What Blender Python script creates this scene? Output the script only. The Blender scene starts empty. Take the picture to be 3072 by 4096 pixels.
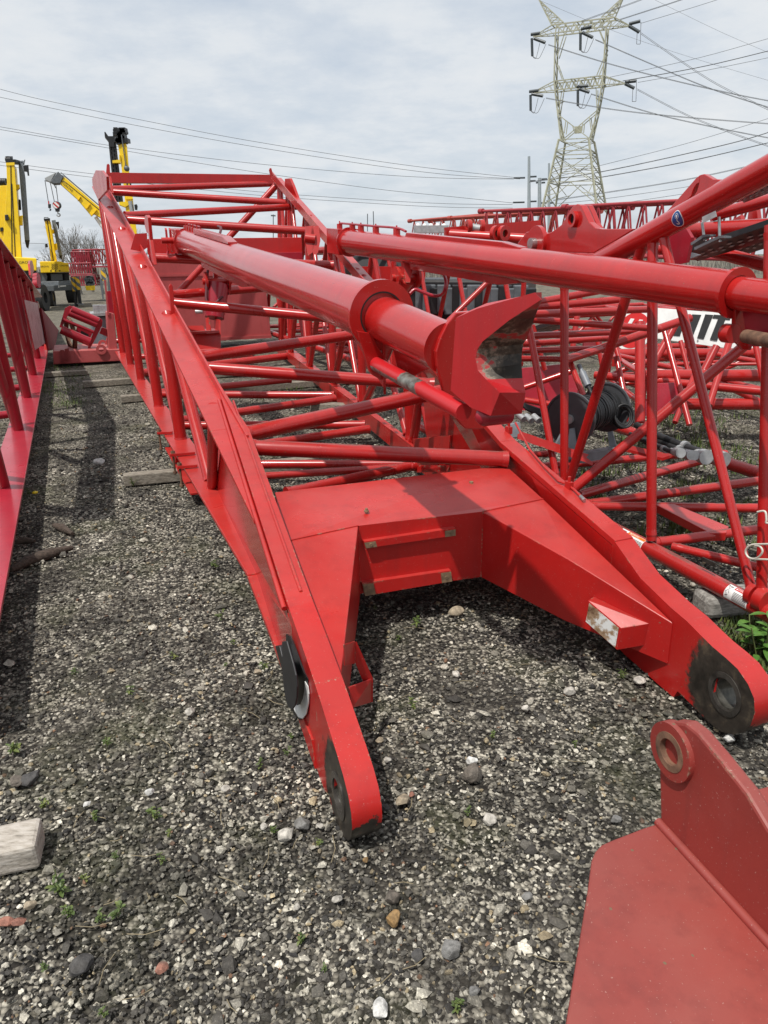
import bpy, math, random
import numpy as np
from mathutils import Vector as V3, Matrix
from mathutils import noise as mnoise
random.seed(7); np.random.seed(7)
C = bpy.context.scene.collection
SC = bpy.context.scene
PI = math.pi
# ---------------------------------------------------------------- survey of the photograph (3072 x 4096)
F = 2880.0; CX, CY = 1536.0, 2048.0; ROLL = 0.018; VPX, VPY = 254.0, 1060.0; CAMH = 1.65
PITCH = math.atan((CY - (VPY - ROLL*(CX-VPX)))*math.cos(ROLL)/F)
_r = V3((1,0,0)); _fw = V3((0, math.cos(PITCH), -math.sin(PITCH))); _dn = _fw.cross(_r)
_c, _s = math.cos(ROLL), math.sin(ROLL)
EX = _c*_r + _s*_dn; EY = -_s*_r + _c*_dn; FW = _fw
CAM = V3((0,0,CAMH)); UP = V3((0,0,1))
def ray(x, y): return (EX*((x-CX)/F) + EY*((y-CY)/F) + FW).normalized()
_a = ray(VPX, VPY); _a.z = 0; A = _a.normalized(); B = V3((A.y, -A.x, 0))
def onpl(x, y, n, k):
    d = ray(x, y); return CAM + d*((k - n.dot(CAM))/n.dot(d))
def Zp(x, y, z): return onpl(x, y, UP, z)                 # point at height z
def Up(x, y, u): return onpl(x, y, A, u)                  # point at distance u along the boom
def Vp(x, y, v): return onpl(x, y, B, v)                  # point at distance v across the boom
def Yp(x, y, d): return onpl(x, y, V3((0,1,0)), d)        # point d metres ahead
def Dp(x, y, d): r = ray(x, y); return CAM + r*(d/r.dot(FW))
TS = .213
NT = UP - TS*A
def Tp(x, y, off=0.0): return onpl(x, y, NT, .763 - TS*3.78 + off)   # plane of the top chords
def zT(u): return .763 + TS*(u-3.78)
def W(u, v, z): return A*u + B*v + UP*z
def uvz(P): return P.dot(A), P.dot(B), P.z
def vR(u): return 1.95 + (3.06-1.95)/(10.57-1.6)*(u-1.6)             # right side frame
NR = (B - A*((3.06-1.95)/(10.57-1.6))); KR = 1.95 - 1.6*(3.06-1.95)/(10.57-1.6)
def Rp(x, y, off=0.0): return onpl(x, y, NR, KR+off)
_v = ray(463, 1056); _v.z = 0; RA = _v.normalized(); RN = V3((RA.y, -RA.x, 0)); RK = 2.508
def Sp(x, y, q=0.0): return onpl(x, y, RN, RK+q)                      # side plane of the right-hand boom
def RW(p, q, z): return RA*p + RN*(RK+q) + UP*z
# ---------------------------------------------------------------- mesh helpers
class MB:
    def __init__(s): s.v = []; s.f = []; s.sm = []; s.mi = []
    def add(s, vs, fs, smooth=False, mi=0):
        o = len(s.v); s.v += [tuple(p) for p in vs]
        for f in fs: s.f.append(tuple(i+o for i in f)); s.sm.append(smooth); s.mi.append(mi)
        return s
    def prism(s, poly, vec, mi=0):
        n = len(poly); vec = V3(vec); P = [V3(p) for p in poly]; Q = [p+vec for p in P]
        nn = V3((0,0,0))
        for i in range(n): nn += P[i].cross(P[(i+1) % n])
        fl = nn.dot(vec) > 0
        a = list(range(n)); b = list(range(n, 2*n))
        fs = [a[::-1], b] if fl else [a, b[::-1]]
        for i in range(n):
            j = (i+1) % n; q = (i, j, n+j, n+i); fs.append(q if fl else q[::-1])
        return s.add(P+Q, fs, False, mi)
    def hexa(s, b4, t4, mi=0):
        P = [V3(p) for p in b4] + [V3(p) for p in t4]
        nn = (P[1]-P[0]).cross(P[3]-P[0])
        fs = [(3,2,1,0),(4,5,6,7),(0,1,5,4),(1,2,6,5),(2,3,7,6),(3,0,4,7)]
        if nn.dot(P[4]-P[0]) < 0: fs = [f[::-1] for f in fs]
        return s.add(P, fs, False, mi)
    def box(s, c, ax, ay, az, mi=0):
        c = V3(c); ax, ay, az = V3(ax), V3(ay), V3(az)
        lo = [c-ax-ay-az, c+ax-ay-az, c+ax+ay-az, c-ax+ay-az]
        return s.hexa(lo, [p+2*az for p in lo], mi)
    def bar(s, p, q, w, h, up=UP, mi=0):
        p, q = V3(p), V3(q); d = (q-p)
        if d.length < 1e-6: return s
        dn = d.normalized(); x = dn.cross(V3(up))
        if x.length < 1e-4: x = dn.cross(V3((1,0,0)))
        x.normalize(); y = x.cross(dn)
        return s.box((p+q)/2, d/2, x*w/2, y*h/2, mi)
    def tube(s, p, q, r, r2=None, n=18, caps=True, mi=0):
        p, q = V3(p), V3(q); r2 = r if r2 is None else r2; d = (q-p).normalized()
        x = d.cross(UP)
        if x.length < 1e-3: x = d.cross(V3((1,0,0)))
        x.normalize(); y = d.cross(x)
        cs = [(math.cos(2*PI*i/n), math.sin(2*PI*i/n)) for i in range(n)]
        vs = [p+(x*a+y*b)*r for a, b in cs] + [q+(x*a+y*b)*r2 for a, b in cs]
        s.add(vs, [(i, (i+1) % n, n+(i+1) % n, n+i) for i in range(n)], True, mi)
        if caps:
            s.add(vs[:n], [tuple(range(n))[::-1]], False, mi); s.add(vs[n:], [tuple(range(n))], False, mi)
        return s
    def path(s, pts, r, n=8, mi=0, rs=None):
        pts = [V3(p) for p in pts]; m = len(pts); vs = []; x = None
        for k, p in enumerate(pts):
            d = (pts[min(k+1, m-1)] - pts[max(k-1, 0)]).normalized()
            if x is None:
                x = d.cross(UP)
                if x.length < 1e-3: x = d.cross(V3((1,0,0)))
            x = (x - d*x.dot(d)).normalized(); y = d.cross(x); rr = rs[k] if rs else r
            vs += [p + (x*math.cos(2*PI*i/n) + y*math.sin(2*PI*i/n))*rr for i in range(n)]
        fs = [(k*n+i, k*n+(i+1) % n, (k+1)*n+(i+1) % n, (k+1)*n+i) for k in range(m-1) for i in range(n)]
        s.add(vs, fs, True, mi)
        s.add(vs[:n], [tuple(range(n))[::-1]], False, mi); s.add(vs[-n:], [tuple(range(n))], False, mi)
        return s
    def ring(s, c, ax, ro, ri, L, n=36, mi=0, mi_rim=None):
        c = V3(c); ax = V3(ax).normalized(); x = ax.cross(UP)
        if x.length < 1e-3: x = ax.cross(V3((1,0,0)))
        x.normalize(); y = ax.cross(x); mr = mi if mi_rim is None else mi_rim
        def circ(r, t): return [c+ax*t+(x*math.cos(2*PI*i/n)+y*math.sin(2*PI*i/n))*r for i in range(n)]
        N = [(i, (i+1) % n) for i in range(n)]
        h = L/2
        s.add(circ(ro,-h)+circ(ro,h), [(i,j,n+j,n+i) for i,j in N], True, mr)
        if ri > 0:
            s.add(circ(ri,-h)+circ(ri,h), [(j,i,n+i,n+j) for i,j in N], True, mi)
            s.add(circ(ro,h)+circ(ri,h), [(i,j,n+j,n+i) for i,j in N], False, mi)
            s.add(circ(ro,-h)+circ(ri,-h), [(j,i,n+i,n+j) for i,j in N], False, mi)
        else:
            s.add(circ(ro,h), [tuple(range(n))], False, mi); s.add(circ(ro,-h), [tuple(range(n))[::-1]], False, mi)
        return s
    def ball(s, c, r, n=14, m=9, mi=0, sc=(1,1,1)):
        c = V3(c); vs = [c+V3((0,0,r*sc[2]))]
        for k in range(1, m):
            t = PI*k/m
            vs += [c+V3((r*sc[0]*math.sin(t)*math.cos(2*PI*i/n), r*sc[1]*math.sin(t)*math.sin(2*PI*i/n), r*sc[2]*math.cos(t))) for i in range(n)]
        vs.append(c-V3((0,0,r*sc[2]))); L = len(vs)-1; fs = [(0, 1+i, 1+(i+1) % n) for i in range(n)]
        for k in range(m-2): fs += [(1+k*n+i, 1+(k+1)*n+i, 1+(k+1)*n+(i+1) % n, 1+k*n+(i+1) % n) for i in range(n)]
        fs += [(L, 1+(m-2)*n+(i+1) % n, 1+(m-2)*n+i) for i in range(n)]
        return s.add(vs, fs, True, mi)
    def build(s, name, mat, parent=None, bevel=0.0, seg=2):
        me = bpy.data.meshes.new(name); me.from_pydata(s.v, [], s.f); me.update()
        me.polygons.foreach_set('use_smooth', s.sm); me.polygons.foreach_set('material_index', s.mi)
        for m in (mat if isinstance(mat, (list, tuple)) else [mat]): me.materials.append(m)
        o = bpy.data.objects.new(name, me); C.objects.link(o)
        if parent is not None:
            o.parent = parent; o.matrix_parent_inverse = Matrix.Translation(-parent.location)
        if bevel:
            b = o.modifiers.new('bevel', 'BEVEL'); b.width = bevel; b.segments = seg; b.limit_method = 'ANGLE'; b.angle_limit = .7
        return o
def tag(o, label=None, cat=None, group=None, kind=None):
    if label: o['label'] = label
    if cat: o['category'] = cat
    if group: o['group'] = group
    if kind: o['kind'] = kind
    return o
def thing(name, loc, label, cat, group=None):
    o = bpy.data.objects.new(name, None); C.objects.link(o); o.location = V3(loc); o.empty_display_size = .1
    return tag(o, label, cat, group)
def copy_tree(root, delta, label):
    r = root.copy(); C.objects.link(r); r.location = root.location + V3(delta); r['label'] = label
    for ch in list(root.children):
        c = ch.copy(); C.objects.link(c); c.parent = r
        for g in list(ch.children):
            d = g.copy(); C.objects.link(d); d.parent = c
    return r
def lerp(a, b, t): return a + (b-a)*t
# ---------------------------------------------------------------- materials
def newmat(name):
    m = bpy.data.materials.new(name); m.use_nodes = True; nt = m.node_tree; b = nt.nodes['Principled BSDF']; return m, nt, b
def nd(nt, t, **k):
    n = nt.nodes.new(t)
    for a, v in k.items(): setattr(n, a, v)
    return n
def mixc(nt, fac, a, b):
    m = nd(nt, 'ShaderNodeMix', data_type='RGBA')
    for sock, val in ((m.inputs['Factor'], fac), (m.inputs[6], a), (m.inputs[7], b)):
        if hasattr(val, 'is_output'): nt.links.new(val, sock)
        else: sock.default_value = val if not isinstance(val, tuple) or len(val) == 4 else (*val, 1)
    return m.outputs[2]
def math_(nt, op, a, b=0.0, clamp=False):
    m = nd(nt, 'ShaderNodeMath', operation=op, use_clamp=clamp)
    for i, val in enumerate((a, b)):
        if hasattr(val, 'is_output'): nt.links.new(val, m.inputs[i])
        else: m.inputs[i].default_value = val
    return m.outputs[0]
def ramp(nt, src, stops):
    r = nd(nt, 'ShaderNodeValToRGB'); nt.links.new(src, r.inputs[0]); e = r.color_ramp.elements
    while len(e) < len(stops): e.new(.5)
    for i, (p, c) in enumerate(stops): e[i].position = p; e[i].color = (*c, 1) if len(c) == 3 else c
    return r.outputs[0]
def noise_(nt, pos, scale, detail=4, rough=.55):
    n = nd(nt, 'ShaderNodeTexNoise'); n.inputs['Scale'].default_value = scale; n.inputs['Detail'].default_value = detail; n.inputs['Roughness'].default_value = rough
    nt.links.new(pos, n.inputs['Vector']); return n.outputs[0]
def vor(nt, pos, scale, feat='F1', out=0):
    n = nd(nt, 'ShaderNodeTexVoronoi', feature=feat); n.inputs['Scale'].default_value = scale; nt.links.new(pos, n.inputs['Vector']); return n.outputs[out]
def bump(nt, b, h, s, d=.01):
    n = nd(nt, 'ShaderNodeBump'); n.inputs['Strength'].default_value = s; n.inputs['Distance'].default_value = d
    nt.links.new(h, n.inputs['Height']); nt.links.new(n.outputs[0], b.inputs['Normal'])
def pos_(nt): return nd(nt, 'ShaderNodeNewGeometry').outputs['Position']
RUST = (.12, .055, .025)
def paint(name, col, col2, rough=.36, chips=.0, dust=.0, wave=.0, chipcol=(.16, .10, .06), centre=None, wear_r=0.0, coat=.0, topdirt=.0, edge=.0):
    m, nt, b = newmat(name); p = pos_(nt)
    n1 = noise_(nt, p, 2.3, 5); c = mixc(nt, ramp(nt, n1, [(.35, (0,0,0)), (.68, (1,1,1))]), col, col2)
    n2 = noise_(nt, p, 38, 3, .6)
    if dust:
        nrm = nd(nt, 'ShaderNodeNewGeometry').outputs['Normal']; sp = nd(nt, 'ShaderNodeSeparateXYZ'); nt.links.new(nrm, sp.inputs[0])
        f = math_(nt, 'MULTIPLY', math_(nt, 'MULTIPLY', math_(nt, 'MAXIMUM', sp.outputs[2], 0.0), noise_(nt, p, 6, 6)), dust, True)
        c = mixc(nt, f, c, (.42, .33, .27))
    st = nd(nt, 'ShaderNodeMapping'); st.inputs['Scale'].default_value = (9,9,.9); nt.links.new(p, st.inputs[0])
    sk = ramp(nt, noise_(nt, st.outputs[0], 1.6, 7, .65), [(.50,(0,0,0)),(.72,(1,1,1))])
    c = mixc(nt, math_(nt,'MULTIPLY', sk, .35), c, tuple(x*.55+.012 for x in col2))
    gm_ = ramp(nt, noise_(nt, p, 5.5, 9, .72), [(.55,(0,0,0)),(.75,(1,1,1))])
    c = mixc(nt, math_(nt,'MULTIPLY', gm_, .12), c, tuple(min(1,x*1.12+.05) for x in col))
    rg = math_(nt, 'ADD', math_(nt, 'ADD', math_(nt, 'MULTIPLY', n1, .22), math_(nt,'MULTIPLY', gm_, .10)), rough-.11)
    if edge:
        bv = nd(nt, 'ShaderNodeBevel', samples=4); bv.inputs['Radius'].default_value = .009; gn = nd(nt, 'ShaderNodeNewGeometry').outputs['Normal']
        dp = nd(nt, 'ShaderNodeVectorMath', operation='DOT_PRODUCT'); nt.links.new(bv.outputs[0], dp.inputs[0]); nt.links.new(gn, dp.inputs[1])
        ek = math_(nt,'MULTIPLY', math_(nt,'LESS_THAN', dp.outputs[1], .955), math_(nt,'GREATER_THAN', math_(nt,'ADD', math_(nt,'MULTIPLY', noise_(nt,p,26,6,.75), .7), math_(nt,'MULTIPLY', noise_(nt,p,3.3,3), .3)), .60-edge*.05))
        c = mixc(nt, ek, c, ramp(nt, noise_(nt,p,90,3), [(.4,(.10,.055,.03)),(.6,(.34,.24,.17))])); rg = mixc(nt, ek, rg, (.75,.75,.75,1))
    if topdirt:
        nrm = nd(nt, 'ShaderNodeNewGeometry').outputs['Normal']; sp = nd(nt, 'ShaderNodeSeparateXYZ'); nt.links.new(nrm, sp.inputs[0])
        f = math_(nt,'MULTIPLY', ramp(nt, sp.outputs[2], [(.90,(0,0,0)),(.985,(1,1,1))]), ramp(nt, noise_(nt, p, 7, 6, .7), [(.42,(0,0,0)),(.62,(1,1,1))]))
        c = mixc(nt, math_(nt,'MULTIPLY', f, topdirt), c, (.085,.05,.03))
    if chips:
        vd = vor(nt, p, 21); wob = noise_(nt, p, 70, 4, .7); th = math_(nt, 'ADD', vd, math_(nt, 'MULTIPLY', wob, .16))
        k = math_(nt, 'MULTIPLY', math_(nt, 'LESS_THAN', th, .105+chips*.05), math_(nt, 'GREATER_THAN', noise_(nt, p, 3.1, 2), .60-chips*.1))
        c = mixc(nt, k, c, (*chipcol, 1)); rg = mixc(nt, k, rg, (.8,.8,.8,1))
        sc = math_(nt, 'MULTIPLY', math_(nt, 'GREATER_THAN', noise_(nt, p, 160, 2, .7), .715-chips*.02), .55)
        c = mixc(nt, sc, c, (.45, .30, .26, 1))
    if centre is not None:
        d = nd(nt, 'ShaderNodeVectorMath', operation='SUBTRACT'); nt.links.new(p, d.inputs[0]); d.inputs[1].default_value = centre
        dt = nd(nt, 'ShaderNodeVectorMath', operation='DOT_PRODUCT'); nt.links.new(d.outputs[0], dt.inputs[0]); dt.inputs[1].default_value = B
        ln = nd(nt, 'ShaderNodeVectorMath', operation='LENGTH'); nt.links.new(d.outputs[0], ln.inputs[0])
        rad = math_(nt, 'SQRT', math_(nt, 'SUBTRACT', math_(nt, 'MULTIPLY', ln.outputs[1], ln.outputs[1]), math_(nt, 'MULTIPLY', dt.outputs[1], dt.outputs[1])))
        rad = math_(nt, 'ADD', rad, math_(nt, 'MULTIPLY', math_(nt, 'SUBTRACT', noise_(nt, p, 17, 5, .65), .5), .16))
        nrm = nd(nt, 'ShaderNodeNewGeometry').outputs['Normal']
        fc = nd(nt, 'ShaderNodeVectorMath', operation='DOT_PRODUCT'); nt.links.new(nrm, fc.inputs[0]); fc.inputs[1].default_value = B
        face = math_(nt, 'GREATER_THAN', math_(nt, 'ABSOLUTE', fc.outputs[1]), .6)
        sp = nd(nt, 'ShaderNodeSeparateXYZ'); nt.links.new(p, sp.inputs[0])
        low = math_(nt, 'LESS_THAN', math_(nt, 'ADD', sp.outputs[2], math_(nt, 'MULTIPLY', noise_(nt, p, 22, 5, .65), .16)), .20)
        k = math_(nt, 'MULTIPLY', math_(nt, 'MULTIPLY', math_(nt,'SUBTRACT', wear_r, rad), 38.0, True), math_(nt, 'MAXIMUM', face, low))
        gre = ramp(nt, noise_(nt, p, 14, 6, .7), [(.35, (.012,.010,.008)), (.55, (.035,.028,.022)), (.72, (.11,.085,.055))])
        c = mixc(nt, k, c, gre); rg = mixc(nt, k, rg, (.42,.42,.42,1))
    nt.links.new(c, b.inputs['Base Color']); nt.links.new(rg, b.inputs['Roughness'])
    if coat: b.inputs['Coat Weight'].default_value = coat; b.inputs['Coat Roughness'].default_value = .12
    if wave: bump(nt, b, math_(nt, 'ADD', noise_(nt, p, 9, 3), math_(nt, 'MULTIPLY', n2, .25)), wave, .006)
    return m
def plain(name, col, rough=.5, metal=0.0, var=.25, scale=8, bmp=.0):
    m, nt, b = newmat(name); p = pos_(nt); n = noise_(nt, p, scale, 5, .6)
    lo = tuple(x*(1-var) for x in col); hi = tuple(min(1, x*(1+var)) for x in col)
    nt.links.new(mixc(nt, ramp(nt, n, [(.3, (0,0,0)), (.7, (1,1,1))]), lo, hi), b.inputs['Base Color'])
    b.inputs['Roughness'].default_value = rough; b.inputs['Metallic'].default_value = metal
    if bmp: bump(nt, b, n, bmp, .004)
    return m
RED = paint('red_paint', (.46,.013,.011), (.37,.010,.009), .30, .5, .12, .08, edge=.8)
REDG = paint('red_paint_gloss', (.43,.011,.010), (.37,.009,.008), .20, .25, .04, .03, coat=.55)
REDT = paint('red_paint_tube', (.43,.012,.011), (.35,.010,.009), .25, .6, .08, .05, coat=.2, topdirt=.75)
REDK = paint('red_paint_dull', (.20,.006,.012), (.15,.005,.01), .7, .2, 0, .05)
REDM = paint('red_paint_deep', (.36,.010,.025), (.28,.008,.02), .30, .25, .05, .06, coat=.2)
REDF = paint('red_paint_faded', (.46,.085,.085), (.40,.06,.06), .55, .5, .25, .12)
REDP = paint('red_paint_chalky', (.27,.034,.026), (.205,.024,.019), .50, 1.0, .16, .16, edge=.8)
YEL = paint('yellow_paint', (.88,.60,.012), (.80,.52,.012), .35, .05, .0)
GREY = plain('grey_paint', (.10,.11,.12), .45)
LGREY = plain('light_grey_paint', (.17,.19,.21), .45)
BLK = plain('black_paint', (.012,.012,.013), .42, var=.5)
RUB = plain('black_rubber', (.016,.016,.017), .55, var=.4)
STL = plain('bare_steel', (.42,.42,.41), .35, .85, var=.3, scale=30)
GALV = plain('galvanised_steel', (.40,.41,.41), .5, .55, var=.2, scale=20)
DSTL = plain('oily_steel', (.045,.04,.035), .38, .2, var=.7, scale=18, bmp=.3)
RST = plain('rusty_steel', (.14,.075,.045), .8, var=.6, scale=26, bmp=.5)
TAN = plain('bare_primer', (.20,.13,.075), .7, var=.4, scale=40)
WHT = plain('white_label', (.74,.74,.72), .45, var=.08)
GLASS = plain('lamp_glass', (.05,.05,.05), .1)
# ---------------------------------------------------------------- main boom section (foot end towards the camera)
boom = thing('crane_boom_section', W(6, 1.4, 0), 'red boom foot section in the centre with two blackened pin eyes at its near end', 'crane boom', 'red crane boom sections in the yard')
def strut(p, q, r, name='brace', mat=None, root=None, n=18): d = (V3(q)-V3(p)).normalized(); return MB().tube(p, q, r, n=n).tube(p-d*.01, p+d*.022, r*1.16, r*1.04, n=n).tube(q-d*.022, q+d*.01, r*1.04, r*1.16, n=n).build(name, mat or REDT, root or boom)
vS = lambda u: .57 + .088*(u-2.29)
uF = 13.55
# left side frame
MB().prism([W(3.2,.606,.2), W(3.2,.79,.2), W(3.2,.79,.222), W(3.2,.606,.222)], A*(uF-3.2)).prism([W(3.2,.775,.07), W(3.2,.79,.07), W(3.2,.79,.2), W(3.2,.775,.2)], A*(uF-3.2)).build('bottom_chord', RED, boom, .003)
def chordT(u, v, dz): return W(u, v, zT(u)+dz)
m = MB()
m.hexa([chordT(3.9,.606,-.02), chordT(uF,.606,-.02), chordT(uF,.80,-.02), chordT(3.9,.76,-.02)], [chordT(3.9,.606,0), chordT(uF,.606,0), chordT(uF,.80,0), chordT(3.9,.76,0)]); m.hexa([chordT(2.95,.606,-.02), chordT(3.9,.606,-.02), chordT(3.9,.76,-.02), chordT(2.95,.64,-.02)], [chordT(2.95,.606,0), chordT(3.9,.606,0), chordT(3.9,.76,0), chordT(2.95,.64,0)])
m.hexa([chordT(3.7,.755,0), chordT(uF,.785,0), chordT(uF,.80,0), chordT(3.7,.77,0)], [chordT(3.7,.755,.045), chordT(uF,.785,.12), chordT(uF,.80,.12), chordT(3.7,.77,.045)])
m.build('top_chord', RED, boom, .003)
# rounded head plate at the far end of the chord
hp = [Vp(x, y, .6) for x, y in ((392,800),(370,740),(368,715),(382,681),(407,682),(425,706),(428,760))]
MB().prism(hp, B*.03).build('end_plate', RED, boom, .004)
MB().prism([Vp(x, y, .80) for x, y in ((416,722),(436,706),(447,772),(446,795),(425,785))], B*.03).build('gusset_plate', RED, boom, .003)
lug = [Up(x, y, 13.3) for x, y in ((424,697),(427,658),(433,654),(439,660),(441,697))]
MB().prism(lug, A*.03).build('lifting_lug', RED, boom, .004)
# side plate between the chords near the foot, with top and bottom flanges
MB().prism([W(4.75,.735,.2), W(4.75,.735,.222)] + [W(u, vS(u)-.0, zT(u)-.02) for u in (4.55,3.8,3.2,2.6,2.25)] + [W(2.25,vS(2.25),.12), W(3.2,vS(3.2),.21)], B*.018).build('side_plate', REDG, boom)
m = MB()
us = [4.45,3.8,3.2,2.75,2.29]
for a, b_ in zip(us[:-1], us[1:]):
    w0 = .02 if a == 4.45 else .093
    m.hexa([W(a,vS(a),zT(a)), W(b_,vS(b_),zT(b_)), W(b_,vS(b_)+.093,zT(b_)), W(a,vS(a)+w0,zT(a))], [W(a,vS(a),zT(a)+.03), W(b_,vS(b_),zT(b_)+.03), W(b_,vS(b_)+.093,zT(b_)+.03), W(a,vS(a)+w0,zT(a)+.03)])
m.build('top_flange', RED, boom)
m = MB()
wl = [W(u, vS(u)-.011, zT(u)+.004) for u in (4.3,3.9,3.5,3.1,2.7,2.32)]; m.path(wl, .011, 6)
wl2 = [W(u, vS(u)+.062, zT(u)+.031) for u in (4.2,3.8,3.4,3.0,2.7,2.36)]; m.path(wl2, .007, 6)
m.build('weld_bead', RED, boom)
MB().hexa([W(3.22,.606,.196), W(3.22,.70,.196), W(2.3,.585,.105), W(2.45,.574,.105)], [W(3.22,.606,.218), W(3.22,.70,.218), W(2.3,.585,.127), W(2.45,.574,.127)]).prism([W(3.217,.606,.2), W(2.9,.598,.135), W(2.45,.575,.09), W(1.98,.546,.005), W(2.0,.546,.11), W(2.45,.574,.127), W(3.217,.606,.218)], B*.014).build('bottom_flange', RED, boom)
# foot legs with pin eyes
def leg(side):
    if side < 0:
        vo = lambda u: .53+.058*(u-1.6); wd = .093; ec = (1.69,.125); br_ = .060; uc = 1.93
        tip = [(1.93,.372),(1.85,.343),(1.766,.309),(1.688,.278),(1.625,.248),(1.580,.214),(1.556,.172),(1.552,.128),(1.566,.082),(1.600,.036),(1.648,.004),(1.70,-.014),(1.752,-.010),(1.80,.012),(1.86,.044),(1.865,.0),(1.93,.0)]
        rest = [(2.29,zT(2.29)+.03),(2.12,.43),(1.93,.372),(1.93,.0),(2.06,.035),(2.3,.08)]
    else:
        vo = vR; wd = .10; ec = (1.56,.172); br_ = .068; uc = 1.80
        tip = [(1.80,.342),(1.72,.325),(1.658,.313),(1.585,.306),(1.528,.297),(1.474,.270),(1.44,.236),(1.427,.19),(1.435,.13),(1.46,.085),(1.50,.048),(1.55,.024),(1.60,.018),(1.652,.020),(1.72,.030),(1.80,.036)]
        rest = [(2.32,zT(2.32)+.03),(2.1,.388),(1.90,.352),(1.80,.342),(1.80,.036),(1.82,-.005),(2.15,.0),(2.3,.02)]
    cen = W(ec[0], vo(ec[0])+wd/2, ec[1])
    mat = paint('red_paint_worn_eye', (.46,.013,.011), (.37,.010,.009), .30, .45, .08, .10, centre=cen, wear_r=.185 if side < 0 else .212, edge=.7)
    m = MB(); m.prism([W(u, vo(u), z) for u, z in rest], B*wd)
    n = len(tip); P0_ = [W(u, vo(u), z) for u, z in tip]; P1_ = [p+B*wd for p in P0_]; I0 = []; I1 = []
    for u, z in tip:
        a = math.atan2(z-ec[1], u-ec[0]); uu, zz = ec[0]+math.cos(a)*br_, ec[1]+math.sin(a)*br_; q = W(uu, vo(uu), zz); I0.append(q); I1.append(q+B*wd)
    # refine the bore with midpoints so that it reads round
    N = [(k, (k+1) % n) for k in range(n)]
    m.add(P0_+I0, [(a,b_,n+b_,n+a) for a, b_ in N]); m.add(P1_+I1, [(b_,a,n+a,n+b_) for a, b_ in N])
    m.add(P0_+P1_, [(b_,a,n+a,n+b_) for a, b_ in N[:-1]], True); m.add(I0+I1, [(a,b_,n+b_,n+a) for a, b_ in N], True)
    o = m.build('foot_leg', mat, boom)
    ax = (B - A*(.058 if side < 0 else .12)).normalized()
    MB().ring(cen, ax, br_+.012, br_-.008, wd+.008, 44).build('bushing', DSTL, o, .003); MB().ring(cen, ax, br_-.007, br_-.016, wd-.02, 44).build('bearing_sleeve', plain('greasy_bearing', (.10,.095,.08), .3, .5, .5, 30), o)
    return o
legL = leg(-1); legR = leg(1)
# dial housing on the left leg
vl = .558
pl = [Vp(x, y, vl) for x, y in ((1150,2535),(1165,2545),(1222,2690),(1239,2715),(1238,2800),(1226,2860),(1206,2880),(1180,2855),(1160,2790),(1150,2700))]
ind = MB().prism(pl, -B*.006).build('angle_indicator', BLK, legL)
dial = [Vp(x, y, vl-.007) for x, y in ((1222,2725),(1234,2745),(1238,2775),(1236,2815),(1227,2855),(1213,2874),(1196,2868),(1180,2840),(1172,2810),(1190,2822),(1205,2815),(1216,2790),(1221,2760))]
MB().prism(dial, -B*.003).build('dial_face', WHT, ind)
hs = [Vp(x, y, vl-.045) for x, y in ((1135,2565),(1153,2562),(1178,2650),(1190,2700),(1195,2745),(1193,2790),(1186,2822),(1174,2838),(1161,2828),(1149,2795),(1141,2740),(1136,2660))]
MB().prism(hs, -B*.007).build('housing_cover', RUB, ind, .003)
MB().prism([Vp(x, y, vl-.006) for x, y in ((1140,2575),(1158,2575),(1190,2700),(1180,2712))], -B*.038).build('housing_rim', BLK, ind, .003)
# U shaped foot box
zb, zf = .575, .522
BL, BR_ = Zp(1105,1968,zb), Zp(2023,1862,zb); SL, SR = Zp(1158,2141,zf), Zp(2172,1997,zf); IL, IR = Zp(1433,2103,zf), Zp(1932,2046,zf)
tipL, tipR = Vp(1362,2740,.628), Rp(2690,2492,-.004)
BL = W(3.33,.80,zb); 
def low(P, z): q = V3(P); q.z = z; return q
LL = W(2.80,.70,zf); LT = W(1.93,.632,.338)
box = MB()
MID = [Vp(1391,2400,.80)]
zbot = .185
top = [BL, BR_, SR, IR, IL, SL]
box.prism([low(p,zbot) for p in (BL, BR_, SR, IR, IL, LL)], (0,0,.01))
box.add([BL,BR_,SR,IR,IL,LL], [(0,5,4,3,2,1)])
box.add([BL,BR_,low(BR_,zbot),low(BL,zbot)], [(0,1,2,3)])
box.add([IL,IR,low(IR,zbot),low(IL,zbot)], [(0,3,2,1)])
# left arm
box.add([LL, IL, LT, W(1.93,.628,.338), low(LL,.15), low(IL,zbot), W(1.93,.632,.10)], [(0,2,1), (1,2,6,5), (0,4,6,2)])
# right arm
T1 = tipR; o1 = Rp(2655,2400,-.004)
MT = IR.lerp(T1, .5) + UP*.012
box.add([SR, IR, MT, T1, low(IR,zbot), low(MT,.13), low(T1,T1.z-.18), W(uvz(T1)[0]+.005, vR(uvz(T1)[0])-.002, T1.z+.0)], [(0,1,2,3), (1,4,5,2), (2,5,6,3)])
T2 = T1 + B*.03
box.add([T1, low(T1,T1.z-.18), low(T2,T2.z-.18), T2], [(0,1,2,3)])
box.build('foot_box', RED, boom, .012, 3)
m = MB()
wl = [SR+UP*.003, IR.lerp(SR,.02)+UP*.003]; m.path([SR+UP*.002, SR.lerp(IR,.5)+UP*.002, IR+UP*.001], .004, 5); m.build('weld_seam', RED, boom); m = MB(); m.path([LL+UP*.002, LL.lerp(IL,.5)+UP*.002, IL+UP*.001], .004, 5)
m.build('weld_seam', RED, boom)
def ufront(v): 
    t = (v-uvz(IL)[1])/(uvz(IR)[1]-uvz(IL)[1]); return uvz(IL)[0]*(1-t)+uvz(IR)[0]*t
def onfront(x, y, off=0.0):
    d = (IR-IL); n = V3((d.y,-d.x,0)).normalized(); 
    if n.dot(A) > 0: n = -n
    return onpl(x, y, n, n.dot(IL)+off)
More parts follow.
